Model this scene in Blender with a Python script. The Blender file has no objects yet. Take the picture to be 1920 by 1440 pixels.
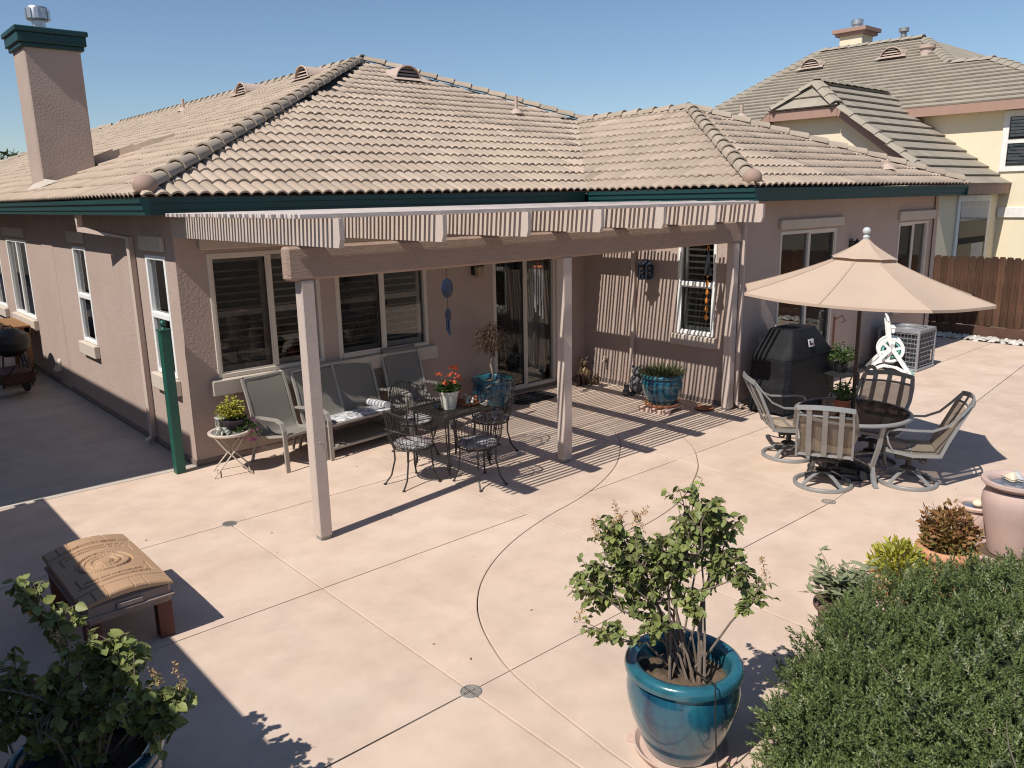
import bpy, bmesh, math, random
import numpy as np
from mathutils import Vector, Matrix, Euler
from mathutils.geometry import delaunay_2d_cdt
random.seed(7)
rng = np.random.default_rng(11)
PI = math.pi
R = math.radians
sc = bpy.context.scene
col = sc.collection

# ------------------------------------------------------------------ camera
CAM = Vector((0, 0, 3.1))
yaw, pitch, roll, FPX = 0.72087337, 0.22667669, 0.01937624, 1513.485
fw = Vector((math.sin(yaw) * math.cos(pitch), math.cos(yaw) * math.cos(pitch), -math.sin(pitch)))
r0 = Vector((math.cos(yaw), -math.sin(yaw), 0)); d0 = fw.cross(r0)
cr, sr = math.cos(roll), math.sin(roll)
rt = cr * r0 + sr * d0
dn = -sr * r0 + cr * d0
cam_data = bpy.data.cameras.new('camera')
cam_data.sensor_width = 36
cam_data.lens = FPX / 1920 * 36
cam_data.clip_start = 0.05
cam_data.clip_end = 3000
cam = bpy.data.objects.new('camera', cam_data)
cam.matrix_world = Matrix(((rt.x, -dn.x, -fw.x, CAM.x), (rt.y, -dn.y, -fw.y, CAM.y), (rt.z, -dn.z, -fw.z, CAM.z), (0, 0, 0, 1)))
col.objects.link(cam)
sc.camera = cam

# ------------------------------------------------------------------ light
SUN = Vector((1, 0.125, -1.25)).normalized()          # the way the light travels
w = bpy.data.worlds.new('World'); sc.world = w; w.use_nodes = True
nt = w.node_tree; bg = nt.nodes['Background']
sky = nt.nodes.new('ShaderNodeTexSky'); sky.sky_type = 'NISHITA'
sky.sun_disc = False
sky.sun_elevation = math.asin(-SUN.z)
sky.sun_rotation = math.atan2(-SUN.x, -SUN.y) % (2 * PI)
sky.air_density = 1.0; sky.dust_density = 0.3; sky.ozone_density = 4.2; sky.altitude = 200
nt.links.new(sky.outputs[0], bg.inputs[0]); bg.inputs[1].default_value = 0.094
sl = bpy.data.lights.new('sun', 'SUN'); sl.energy = 4.85; sl.angle = R(0.45); sl.color = (1.0, 0.945, 0.87)
so = bpy.data.objects.new('sun', sl); so.rotation_euler = SUN.to_track_quat('-Z', 'Y').to_euler(); so.location = (-20, 0, 30)
col.objects.link(so)
sc.view_settings.view_transform = 'Standard'
sc.view_settings.look = 'None'
sc.view_settings.exposure = 0.16
sc.view_settings.gamma = 1.0
sc.view_settings.use_curve_mapping = False
sc.render.engine = 'CYCLES'
sc.cycles.max_bounces = 7
sc.cycles.filter_width = 1.15
sc.cycles.transparent_max_bounces = 16

# ------------------------------------------------------------------ materials
MATS = {}
def M(name, c, rough=.7, c2=None, amt=.5, scale=6., detail=5., bump=0., bscale=60., metal=0., island=0., objr=0., spec=.4, stretch=None, coat=0., trans=0., bumpdist=.01, layer=None, layer2=None):
    """Principled material: base colour broken up by noise, by a value per loose piece and per object, fine relief."""
    m = bpy.data.materials.new(name); m.use_nodes = True; n = m.node_tree; N = n.nodes; L = n.links
    p = N['Principled BSDF']
    p.inputs['Roughness'].default_value = rough; p.inputs['Metallic'].default_value = metal
    p.inputs['Specular IOR Level'].default_value = spec
    if coat: p.inputs['Coat Weight'].default_value = coat; p.inputs['Coat Roughness'].default_value = .08
    tc = N.new('ShaderNodeTexCoord'); vec = tc.outputs['Object']
    if stretch:
        mp = N.new('ShaderNodeMapping'); mp.inputs['Scale'].default_value = stretch; L.new(vec, mp.inputs[0]); vec = mp.outputs[0]
    c2 = c2 or tuple(x * .72 for x in c)
    nz = N.new('ShaderNodeTexNoise'); nz.inputs['Scale'].default_value = scale; nz.inputs['Detail'].default_value = detail; nz.inputs['Roughness'].default_value = .62
    L.new(vec, nz.inputs['Vector'])
    rp = N.new('ShaderNodeMapRange'); rp.inputs[1].default_value = .35; rp.inputs[2].default_value = .68; rp.inputs[3].default_value = 0; rp.inputs[4].default_value = amt
    L.new(nz.outputs[0], rp.inputs[0])
    mx = N.new('ShaderNodeMix'); mx.data_type = 'RGBA'
    mx.inputs[6].default_value = (*c, 1); mx.inputs[7].default_value = (*c2, 1)
    L.new(rp.outputs[0], mx.inputs[0]); out = mx.outputs[2]
    for layer in [q for q in (layer, layer2) if q]:              # a second, larger patchiness: (colour, amount, scale)
        n2 = N.new('ShaderNodeTexNoise'); n2.inputs['Scale'].default_value = layer[2]; n2.inputs['Detail'].default_value = 7; n2.inputs['Roughness'].default_value = .6
        L.new(vec, n2.inputs['Vector'])
        r2 = N.new('ShaderNodeMapRange'); r2.inputs[1].default_value = .45; r2.inputs[2].default_value = .72; r2.inputs[4].default_value = layer[1]
        L.new(n2.outputs[0], r2.inputs[0])
        m2 = N.new('ShaderNodeMix'); m2.data_type = 'RGBA'; m2.inputs[7].default_value = (*layer[0], 1)
        L.new(out, m2.inputs[6]); L.new(r2.outputs[0], m2.inputs[0]); out = m2.outputs[2]
    if island or objr:
        gi = N.new('ShaderNodeNewGeometry'); oi = N.new('ShaderNodeObjectInfo')
        a = N.new('ShaderNodeMath'); a.operation = 'MULTIPLY_ADD'; L.new(gi.outputs['Random Per Island'], a.inputs[0]); a.inputs[1].default_value = island; 
        b = N.new('ShaderNodeMath'); b.operation = 'MULTIPLY_ADD'; L.new(oi.outputs['Random'], b.inputs[0]); b.inputs[1].default_value = objr; b.inputs[2].default_value = 1 - island / 2 - objr / 2
        L.new(b.outputs[0], a.inputs[2])
        hs = N.new('ShaderNodeHueSaturation'); L.new(out, hs.inputs['Color']); L.new(a.outputs[0], hs.inputs['Value']); out = hs.outputs[0]
    L.new(out, p.inputs['Base Color'])
    if bump:
        bn = N.new('ShaderNodeTexNoise'); bn.inputs['Scale'].default_value = bscale; bn.inputs['Detail'].default_value = 4
        L.new(vec, bn.inputs['Vector'])
        bp = N.new('ShaderNodeBump'); bp.inputs['Strength'].default_value = bump; bp.inputs['Distance'].default_value = .22 / bscale
        L.new(bn.outputs[0], bp.inputs['Height']); L.new(bp.outputs[0], p.inputs['Normal'])
    if trans:                                                   # thin leaves and cloth let some light through
        tr = N.new('ShaderNodeBsdfTranslucent'); L.new(out, tr.inputs[0])
        ms = N.new('ShaderNodeMixShader'); ms.inputs[0].default_value = trans
        L.new(p.outputs[0], ms.inputs[1]); L.new(tr.outputs[0], ms.inputs[2]); L.new(ms.outputs[0], N['Material Output'].inputs[0])
    MATS[name] = m
    return m

def glass_mat(name, tint, refl=1.0, rough=.0):
    m = bpy.data.materials.new(name); m.use_nodes = True; n = m.node_tree; N = n.nodes; L = n.links
    N.remove(N['Principled BSDF'])
    t = N.new('ShaderNodeBsdfTransparent'); t.inputs[0].default_value = (*tint, 1)
    g = N.new('ShaderNodeBsdfGlossy'); g.inputs['Roughness'].default_value = rough
    f = N.new('ShaderNodeFresnel'); f.inputs[0].default_value = 1.52
    k = N.new('ShaderNodeMath'); k.operation = 'MULTIPLY'; k.inputs[1].default_value = 1.7 * refl; k.use_clamp = True
    L.new(f.outputs[0], k.inputs[0])
    mx = N.new('ShaderNodeMixShader'); L.new(k.outputs[0], mx.inputs[0]); L.new(t.outputs[0], mx.inputs[1]); L.new(g.outputs[0], mx.inputs[2])
    L.new(mx.outputs[0], N['Material Output'].inputs[0])
    return m
def mesh_cloth(name, c, opacity):
    """Open weave: sling fabric and insect screens, partly see-through."""
    m = bpy.data.materials.new(name); m.use_nodes = True; n = m.node_tree; N = n.nodes; L = n.links
    p = N['Principled BSDF']; p.inputs['Base Color'].default_value = (*c, 1); p.inputs['Roughness'].default_value = .8
    t = N.new('ShaderNodeBsdfTransparent')
    mx = N.new('ShaderNodeMixShader'); mx.inputs[0].default_value = opacity
    L.new(t.outputs[0], mx.inputs[1]); L.new(p.outputs[0], mx.inputs[2]); L.new(mx.outputs[0], N['Material Output'].inputs[0])
    return m

stucco = M('stucco', (.42, .325, .278), .92, (.365, .28, .238), .6, 3.5, bump=.75, bscale=30, bumpdist=.02, spec=.15, layer=((.355, .27, .23), .4, 1.1), layer2=((.455, .36, .315), .4, .5))
trimc = M('trim_stucco', (.52, .45, .38), .9, (.46, .39, .33), .5, 5, bump=.5, bscale=70, spec=.15)
tile_m = M('roof_tile_concrete', (.425, .335, .257), .88, (.335, .265, .205), .75, 2.2, bump=.25, bscale=90, island=.22, objr=.2, spec=.2, layer=((.455, .35, .285), .55, .55), layer2=((.30, .25, .195), .35, 1.7))
ridge_m = M('ridge_tile_concrete', (.39, .32, .25), .88, (.30, .245, .19), .7, 3.0, bump=.25, bscale=60, island=.15, objr=.22, spec=.2)
finial_m = M('hip_end_terracotta', (.34, .23, .18), .8, (.27, .18, .14), .5, 8)
deck_m = M('underlay_gap_shade', (.06, .05, .045), .95)  # underlay coloured dark to stand for the shade in the tile gaps
teal = M('teal_fascia_paint', (.010, .050, .052), .5, (.008, .04, .043), .6, 2.0, stretch=(1, 1, 9), spec=.35)
dgreen = M('green_post_paint', (.012, .085, .062), .42, (.010, .06, .048), .5, 4, spec=.45)
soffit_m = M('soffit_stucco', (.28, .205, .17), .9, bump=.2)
vent_m = M('vent_metal_paint', (.47, .355, .29), .7, (.41, .32, .265), .5, 8)
dark_m = M('dark_void', (.012, .011, .011), .9)
room_m = M('room_interior', (.035, .028, .024), .9)
white_fr = M('white_vinyl_frame', (.80, .80, .77), .42, (.72, .72, .70), .4, 5)
tan_fr = M('tan_window_frame', (.60, .53, .45), .5, (.52, .45, .38), .4, 5)
shut_w = M('shutter_white', (.72, .73, .70), .5)
shut_shade = M('shutter_shade_tone', (.38, .305, .26), .5)  # darker copy of the shutters, with the pergola shade put into its colour
glass = glass_mat('window_glass', (.92, .93, .92), .5)
glass_n = glass_mat('window_glass_pale', (.88, .9, .9), 1.0)
screen_m = mesh_cloth('insect_screen', (.02, .02, .02), .16)
perg_m = M('pergola_paint', (.53, .44, .385), .75, (.45, .37, .32), .65, 3.0, bump=.35, bscale=30, stretch=(1, 1, 1), spec=.25)
beam_m = M('beam_rough_paint', (.34, .245, .195), .85, (.28, .20, .16), .6, 7, bump=.9, bscale=22, stretch=(1, 1, 5), bumpdist=.02, spec=.2)
slat_m = M('lattice_weathered_paint', (.62, .535, .485), .8, (.46, .39, .355), .8, 9, bump=.4, bscale=50, stretch=(.6, 6, 6), objr=.16, spec=.2)
conc = M('patio_concrete', (.61, .468, .368), .82, (.515, .395, .31), .8, 3.1, detail=10, bump=.22, bscale=170, bumpdist=.004, objr=.07, spec=.25, layer=((.64, .52, .43), .7, .75), layer2=((.42, .31, .245), .5, 1.9))
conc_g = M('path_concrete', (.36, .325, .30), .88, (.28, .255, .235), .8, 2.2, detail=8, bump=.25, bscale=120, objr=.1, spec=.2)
edge_m = M('pale_concrete_edge', (.48, .42, .36), .85, (.40, .35, .30), .6, 6)
soil = M('soil', (.075, .05, .032), .95, (.14, .095, .06), .8, 14, bump=.9, bscale=40, bumpdist=.03)
earth = M('bare_ground', (.16, .125, .09), .95, (.10, .08, .058), .8, 3, bump=.5, bscale=20)
joint_m = M('joint_dark_sand', (.10, .075, .055), .95)  # dark sand between the slabs
steel = M('galvanised_steel', (.55, .56, .57), .38, (.42, .43, .44), .5, 8, metal=.85)
drain_m = M('drain_grate_metal', (.34, .34, .32), .5, metal=.5)
downs_m = M('downspout_paint', (.50, .40, .345), .6, (.45, .36, .31), .4, 4)
alu = M('painted_aluminium', (.29, .29, .285), .38, (.25, .25, .245), .4, 9, metal=.25, spec=.5)
alu_t = M('taupe_aluminium', (.36, .335, .295), .42, (.31, .285, .25), .4, 9, metal=.15, spec=.5)
sling_b = mesh_cloth('beige_sling', (.26, .205, .145), .70)
sling_t = M('taupe_sling', (.205, .188, .163), .8, (.18, .163, .142), .5, 30, bump=.15, bscale=300)
iron = M('black_wrought_iron', (.022, .021, .021), .45, (.05, .035, .028), .35, 30, spec=.5)
glass_s = glass_mat('shaded_window_glass', (.8, .8, .8), .3)
tglass = glass_mat('tinted_table_glass', (.42, .35, .30), .45, .02)
umb_m = M('umbrella_canvas', (.56, .43, .33), .85, (.51, .385, .295), .5, 2.5, bump=.12, bscale=220, trans=.16, spec=.1)
pole_m = M('bronze_pole', (.075, .05, .042), .4, metal=.4)
finw = M('grey_finial', (.50, .52, .52), .45)
cover_m = M('black_vinyl_cover', (.010, .010, .012), .68, (.018, .018, .021), .5, 5, bump=.8, bscale=13, spec=.2)
white_p = M('white_plastic', (.78, .79, .77), .4, (.68, .69, .67), .4, 6)
black_p = M('black_plastic', (.02, .02, .02), .45)
hose_m = M('aqua_hose', (.26, .60, .55), .4)
acm = M('ac_grey_paint', (.30, .30, .31), .45, metal=.2)
acd = M('ac_dark_coil', (.05, .05, .055), .6)
fence_m = M('stained_fence_board', (.105, .053, .032), .75, (.028, .018, .013), .85, 2.6, bump=.3, bscale=30, stretch=(7, 7, .8), objr=.55, island=.3, spec=.2)
rail_m = M('fence_kickboard', (.12, .06, .04), .8, (.06, .03, .02), .7, 4)
stone_m = M('pale_cobble', (.55, .52, .47), .8, (.36, .33, .30), .7, 9, island=.5)
nbw = M('cream_stucco', (.74, .645, .47), .9, (.69, .59, .42), .5, 2.5, bump=.3, bscale=40, spec=.15)
nbt = M('neighbour_flat_tile', (.335, .295, .235), .9, (.27, .235, .19), .7, 1.6, bump=.2, bscale=30, island=.13, spec=.15)
nbf = M('brown_fascia', (.36, .22, .17), .7, (.30, .185, .145), .5, 4)
nbtrim = M('white_trim', (.78, .75, .70), .7)
blind_m = M('roller_blind', (.66, .63, .62), .8)
clay = M('terracotta', (.56, .27, .145), .8, (.46, .22, .12), .7, 6, bump=.15, bscale=60, spec=.25, layer=((.60, .38, .26), .4, 2.2))
clay_d = M('dark_terracotta', (.33, .105, .045), .62, (.26, .08, .035), .5, 6)
urn_m = M('weathered_pink_clay', (.50, .36, .31), .75, (.43, .30, .255), .7, 5, bump=.12, bscale=50, stretch=(1, 1, .4), layer=((.56, .44, .39), .5, 2.2))
saucer_m = M('pale_clay_saucer', (.58, .43, .36), .8, (.50, .33, .26), .6, 5)
glaze = M('teal_glaze', (.011, .10, .15), .16, (.005, .026, .065), 1.0, 5.5, stretch=(1.6, 1.6, .30), spec=.6, coat=.6, layer=((.03, .20, .235), .75, 2.4))
glaze_r = M('teal_glaze_rim', (.02, .125, .165), .24, (.008, .042, .065), .6, 9, spec=.6, coat=.6)
glaze_d = M('deep_blue_glaze', (.006, .075, .105), .16, (.006, .035, .06), .8, 4, stretch=(1.4, 1.4, .3), spec=.6, coat=.6)
bark = M('grey_bark', (.22, .17, .135), .85, (.14, .105, .08), .7, 30, spec=.2)
leaf_a = M('lilac_leaf', (.19, .215, .068), .5, (.125, .16, .05), .7, 9, island=.55, objr=.45, trans=.22, spec=.35)
leaf_l = M('lilac_leaf_young', (.27, .29, .085), .5, (.14, .19, .05), .6, 9, island=.4, objr=.4, trans=.25)
seed_m = M('dry_seed_head', (.42, .27, .13), .9, island=.5)
rose_m = M('rosemary_needle', (.14, .18, .058), .55, (.075, .108, .036), .8, 5, island=.75, trans=.12, spec=.35)
rose_d = M('rosemary_core', (.022, .030, .014), .95, (.014, .018, .009), .6, 12)  # dark green for the filled inside of the bush
rose_tip = M('rosemary_tip', (.27, .29, .15), .6, island=.5, trans=.15)
nand_m = M('nandina_leaf', (.30, .125, .055), .6, (.20, .15, .04), .9, 13, island=.5, trans=.2)
yel_m = M('golden_leaf', (.46, .40, .05), .55, (.22, .27, .04), .9, 22, island=.4, trans=.2)
sage_m = M('sage_leaf', (.24, .25, .14), .7, (.12, .16, .08), .7, 14, island=.4, trans=.15)
grassb = M('tuft_blade', (.10, .12, .045), .6, (.16, .14, .07), .7, 11, island=.5, trans=.15)
maple_m = M('maple_leaf', (.075, .060, .030), .6, (.12, .05, .03), .8, 11, island=.5, trans=.2)
orange_f = M('coral_petal', (.80, .16, .07), .6, (.72, .24, .12), .6, 20, trans=.2)
pink_f = M('pink_petal', (.58, .18, .42), .6, (.46, .12, .36), .6, 20, trans=.2)
fol_m = M('pot_plant_leaf', (.07, .13, .03), .55, (.05, .09, .02), .7, 12, island=.5, trans=.2)
tree_m = M('far_tree_leaf', (.045, .075, .025), .7, (.03, .05, .02), .7, 2, island=.5, trans=.1)
brownp = M('tan_moulded_plastic', (.43, .275, .165), .6, (.37, .235, .14), .6, 4, bump=.3, bscale=25, stretch=(1, 7, 1), spec=.3)
brownp2 = M('mauve_brown_plastic', (.30, .225, .195), .6, (.25, .185, .16), .6, 4, bump=.3, bscale=20, stretch=(6, 1, 3))
redleg = M('rust_red_plastic', (.15, .048, .034), .6)
greyp = M('grey_plastic', (.40, .40, .40), .6)
wood_t = M('honey_wood', (.27, .14, .055), .6, (.2, .10, .04), .6, 5, stretch=(6, 1, 1))
char_m = M('charcoal_metal', (.03, .03, .032), .5, metal=.3)
redm = M('dark_red_paint', (.045, .014, .013), .5)
navy = M('navy_lantern_metal', (.030, .040, .062), .5, metal=.3)
bluew = M('blue_glass_disc', (.012, .035, .10), .25, (.008, .02, .06), .5, 20, spec=.7)
orib = M('orange_ribbon', (.62, .22, .03), .6)
bronze = M('statue_bronze', (.10, .058, .028), .45, (.035, .022, .014), .9, 9, spec=.5)
bronze2 = M('statue_fur_cream', (.42, .30, .15), .6, (.2, .11, .04), .8, 12)
greyst = M('statue_grey', (.13, .13, .14), .6, (.05, .05, .055), .8, 12)
ceram = M('glazed_ceramic', (.46, .46, .40), .35, (.30, .31, .25), .7, 12, spec=.5)
cush = M('floral_cushion', (.50, .485, .475), .85, (.055, .045, .055), 1.0, 11, detail=2, layer=((.30, .12, .12), .35, 9))
cush_p = M('pale_cushion', (.72, .71, .71), .85, (.62, .60, .60), .5, 6)
mat_m = M('door_mat_rubber', (.020, .019, .020), .85, bump=.6, bscale=80)
mat_g = M('mat_grey_print', (.25, .25, .26), .85)
tealglass = glass_mat('teal_bowl_glass', (.08, .35, .40), 1.2)
potw = M('white_ribbed_pot', (.60, .57, .48), .5, (.54, .50, .42), .4, 5)
purp = M('plum_bowl', (.055, .042, .055), .6)
lgrey = M('label_grey', (.55, .55, .56), .5)
labred = M('label_red', (.45, .03, .03), .5)
water_m = M('water_sky_tint', (.13, .15, .18), .06, spec=.6)  # base colour lifted to blue-grey in place of the reflected sky
shell_m = M('cream_shell', (.72, .62, .46), .5, (.58, .46, .32), .6, 14)
amber = M('amber_lamp_glass', (.30, .22, .13), .3)
# ------------------------------------------------------------------ mesh helpers
class MB:
    """Collects shapes; build() links them as one mesh object."""
    def __init__(s): s.v = []; s.f = []
    def add(s, vs, fs):
        o = len(s.v); s.v += [tuple(p) for p in vs]; s.f += [tuple(i + o for i in f) for f in fs]; return s
    def box(s, x0, x1, y0, y1, z0, z1, rz=0, at=None, b=0):
        """Box between bounds, edges chamfered by b; rotated about z by rz and moved to `at` when given."""
        if b <= 0:
            vs = [(x, y, z) for z in (z0, z1) for y in (y0, y1) for x in (x0, x1)]
            fs = [(0, 2, 3, 1), (4, 5, 7, 6), (0, 1, 5, 4), (2, 6, 7, 3), (0, 4, 6, 2), (1, 3, 7, 5)]
        else:
            vs = []; ix = {}
            for sx, X in ((-1, x0), (1, x1)):
                for sy, Y in ((-1, y0), (1, y1)):
                    for sz, Z in ((-1, z0), (1, z1)):
                        for k in range(3):
                            p = [X - sx * b, Y - sy * b, Z - sz * b]; p[k] = (X, Y, Z)[k]
                            ix[sx, sy, sz, k] = len(vs); vs.append(tuple(p))
            fs = []
            for k in range(3):
                a, c = [j for j in range(3) if j != k]
                for sk in (-1, 1):
                    q = []
                    for sa, sc_ in ((-1, -1), (1, -1), (1, 1), (-1, 1)):
                        t = [0, 0, 0]; t[k] = sk; t[a] = sa; t[c] = sc_; q.append(ix[t[0], t[1], t[2], k])
                    fs.append(tuple(q))
                for sa in (-1, 1):
                    for sc_ in (-1, 1):
                        q = []
                        for kk, sk in ((a, -1), (a, 1), (c, 1), (c, -1)):
                            t = [0, 0, 0]; t[k] = sk; t[a] = sa; t[c] = sc_; q.append(ix[t[0], t[1], t[2], kk])
                        fs.append(tuple(q))
            for sx in (-1, 1):
                for sy in (-1, 1):
                    for sz in (-1, 1): fs.append((ix[sx, sy, sz, 0], ix[sx, sy, sz, 1], ix[sx, sy, sz, 2]))
        if rz or at:
            c, n = math.cos(rz), math.sin(rz); ax, ay, az = at or (0, 0, 0)
            vs = [(x * c - y * n + ax, x * n + y * c + ay, z + az) for x, y, z in vs]
        return s.add(vs, fs)
    def tube(s, pts, r, n=8, cap=True, closed=False):
        pts = [Vector(p) for p in pts]; m = len(pts); rr = r if isinstance(r, (list, tuple)) else [r] * m
        vs = []; up = None
        for i, p in enumerate(pts):
            if closed: d = pts[(i + 1) % m] - pts[i - 1]
            else: d = pts[min(i + 1, m - 1)] - pts[max(i - 1, 0)]
            d.normalize()
            if up is None: up = Vector((0, 0, 1)) if abs(d.z) < .9 else Vector((1, 0, 0))
            a = d.cross(up)
            if a.length < 1e-4: a = d.orthogonal()
            a.normalize(); b = a.cross(d); up = b
            for k in range(n):
                t = 2 * PI * k / n; vs.append(tuple(p + rr[i] * (math.cos(t) * a + math.sin(t) * b)))
        fs = []
        for i in range(m if closed else m - 1):
            j = (i + 1) % m
            for k in range(n): fs.append((i * n + k, i * n + (k + 1) % n, j * n + (k + 1) % n, j * n + k))
        if cap and not closed: fs += [tuple(range(n - 1, -1, -1)), tuple((m - 1) * n + k for k in range(n))]
        return s.add(vs, fs)
    def bar(s, pts, wd, th, side=(0, 0, 1)):
        """Flat bar (rectangular section) along points; `side` is the direction of its width."""
        pts = [Vector(p) for p in pts]; m = len(pts); vs = []; sd = Vector(side)
        for i, p in enumerate(pts):
            d = (pts[min(i + 1, m - 1)] - pts[max(i - 1, 0)]).normalized()
            a = (sd - d * sd.dot(d)); a = a.normalized() if a.length > 1e-5 else d.orthogonal().normalized()
            b = d.cross(a)
            for x, y in ((-1, -1), (1, -1), (1, 1), (-1, 1)): vs.append(tuple(p + a * (x * wd / 2) + b * (y * th / 2)))
        fs = []
        for i in range(m - 1):
            for k in range(4): fs.append((i * 4 + k, i * 4 + (k + 1) % 4, i * 4 + 4 + (k + 1) % 4, i * 4 + 4 + k))
        fs += [(3, 2, 1, 0), tuple((m - 1) * 4 + k for k in range(4))]
        return s.add(vs, fs)
    def lathe(s, prof, n=32, c=(0, 0, 0), sx=1, sy=1, cap=True):
        vs = []; fs = []; m = len(prof); cap = cap and not (m == 2 and abs(prof[0][1] - prof[1][1]) < 1e-6)
        for r, z in prof:
            for k in range(n):
                t = 2 * PI * k / n; vs.append((c[0] + sx * r * math.cos(t), c[1] + sy * r * math.sin(t), c[2] + z))
        for i in range(m - 1):
            for k in range(n): fs.append((i * n + k, i * n + (k + 1) % n, (i + 1) * n + (k + 1) % n, (i + 1) * n + k))
        if cap and prof[0][0] > 1e-4: fs.append(tuple(range(n - 1, -1, -1)))
        if cap and prof[-1][0] > 1e-4: fs.append(tuple((m - 1) * n + k for k in range(n)))
        return s.add(vs, fs)
    def ball(s, c, r, n=12, m=8, sc_=(1, 1, 1)):
        return s.lathe([(max(r * math.sin(PI * i / m), 1e-5), -r * math.cos(PI * i / m) * sc_[2]) for i in range(m + 1)], n, c, sc_[0], sc_[1])
    def prism(s, poly, h, axis='z', at=0.):
        """Extrude a 2D polygon: axis z: poly in xy from at to at+h; x: poly is yz; y: poly is xz."""
        n = len(poly); vs = []
        for q in (at, at + h):
            for a, b in poly: vs.append((a, b, q) if axis == 'z' else (q, a, b) if axis == 'x' else (a, q, b))
        fs = [tuple(range(n - 1, -1, -1)), tuple(range(n, 2 * n))] + [(i, (i + 1) % n, n + (i + 1) % n, n + i) for i in range(n)]
        return s.add(vs, fs)
    def quad(s, a, b, c, d): return s.add([a, b, c, d], [(0, 1, 2, 3)])
    def sheet(s, rows):
        """Grid of points as a sheet."""
        n = len(rows[0]); vs = [p for r in rows for p in r]
        fs = [(i * n + k, i * n + k + 1, (i + 1) * n + k + 1, (i + 1) * n + k) for i in range(len(rows) - 1) for k in range(n - 1)]
        return s.add(vs, fs)
    def mesh(s, name, mat, smooth=False):
        me = bpy.data.meshes.new(name); me.from_pydata(s.v, [], s.f); me.update()
        bm = bmesh.new(); bm.from_mesh(me); bmesh.ops.recalc_face_normals(bm, faces=bm.faces); bm.to_mesh(me); bm.free()
        me.materials.append(mat)
        if smooth:
            me.shade_smooth()
            try: me.set_sharp_from_angle(angle=R(smooth if smooth is not True else 40))
            except Exception: pass
        return me
    def build(s, name, mat, parent=None, smooth=False, world=False, loc=None):
        o = bpy.data.objects.new(name, s.mesh(name, mat, smooth)); col.objects.link(o)
        return attach(o, parent, world, loc)
def attach(o, parent=None, world=False, loc=None):
    if parent:
        o.parent = parent
        if world and parent.parent is None: o.location = -Vector(parent.location)     # geometry given in world metres
    if loc: o.location = loc
    return o
def inst(name, me, parent=None, loc=(0, 0, 0), rot=None, scale=None, mat4=None):
    """Another object on shared mesh data."""
    o = bpy.data.objects.new(name, me); col.objects.link(o); o.parent = parent
    if mat4 is not None: o.matrix_local = mat4
    else:
        o.location = loc
        if rot: o.rotation_euler = rot
        if scale: o.scale = scale
    return o
def tag(o, label, cat, group=None, kind=None):
    o['label'] = label; o['category'] = cat
    if group: o['group'] = group
    if kind: o['kind'] = kind
    return o
def thing(name, label, cat, loc=(0, 0, 0), rz=0., group=None):
    o = bpy.data.objects.new(name, None); col.objects.link(o); o.empty_display_size = .1
    o.location = loc; o.rotation_euler = (0, 0, rz)
    return tag(o, label, cat, group)
def struct(o): o['kind'] = 'structure'; return o
def kids(o): return list(o.children)
def dup(root, loc, rz=None, label=None, group=None):
    """Copy of a thing with copies of its parts and their sub-parts."""
    r = root.copy(); col.objects.link(r); r.location = loc
    if rz is not None: r.rotation_euler = (0, 0, rz)
    if label: r['label'] = label
    if group: r['group'] = group
    for ch in kids(root):
        c = ch.copy(); col.objects.link(c); c.parent = r
        for g in kids(ch):
            d = g.copy(); col.objects.link(d); d.parent = c
    return r
def merged(name, mat, T, F, mats, parent=None, smooth=False):
    """One mesh of many transformed copies of a small template (verts T, faces F), done with numpy."""
    T = np.asarray(T, float); mats = np.asarray(mats, float); n = len(mats)
    V = np.einsum('nij,vj->nvi', mats[:, :3, :3], T) + mats[:, None, :3, 3]
    V = V.reshape(-1, 3)
    me = bpy.data.meshes.new(name)
    lens = np.array([len(f) for f in F]); flat = np.concatenate([np.array(f) for f in F])
    loops = (flat[None, :] + (np.arange(n) * len(T))[:, None]).ravel()
    tot = np.tile(lens, n); start = np.concatenate([[0], np.cumsum(tot)[:-1]])
    me.vertices.add(len(V)); me.vertices.foreach_set('co', V.ravel())
    me.loops.add(len(loops)); me.loops.foreach_set('vertex_index', loops.astype(np.int32))
    me.polygons.add(len(tot)); me.polygons.foreach_set('loop_start', start.astype(np.int32))
    me.update(calc_edges=True); me.validate()
    me.materials.append(mat)
    if smooth: me.shade_smooth()
    o = bpy.data.objects.new(name, me); col.objects.link(o); o.parent = parent
    return o
def frame4(p, d, up=(0, 0, 1), roll=0., s=1.):
    """4x4 with local y along d, local z near up, turned by roll about d."""
    y = Vector(d).normalized(); x = y.cross(Vector(up))
    x = x.normalized() if x.length > 1e-4 else y.orthogonal().normalized()
    z = x.cross(y); c, n = math.cos(roll), math.sin(roll)
    x, z = x * c + z * n, z * c - x * n
    sv = s if isinstance(s, (tuple, list)) else (s, s, s)
    return np.array([[x.x * sv[0], y.x * sv[1], z.x * sv[2], p[0]], [x.y * sv[0], y.y * sv[1], z.y * sv[2], p[1]], [x.z * sv[0], y.z * sv[1], z.z * sv[2], p[2]], [0, 0, 0, 1]])
def ndir(): 
    v = rng.normal(size=3); return v / np.linalg.norm(v)
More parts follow.
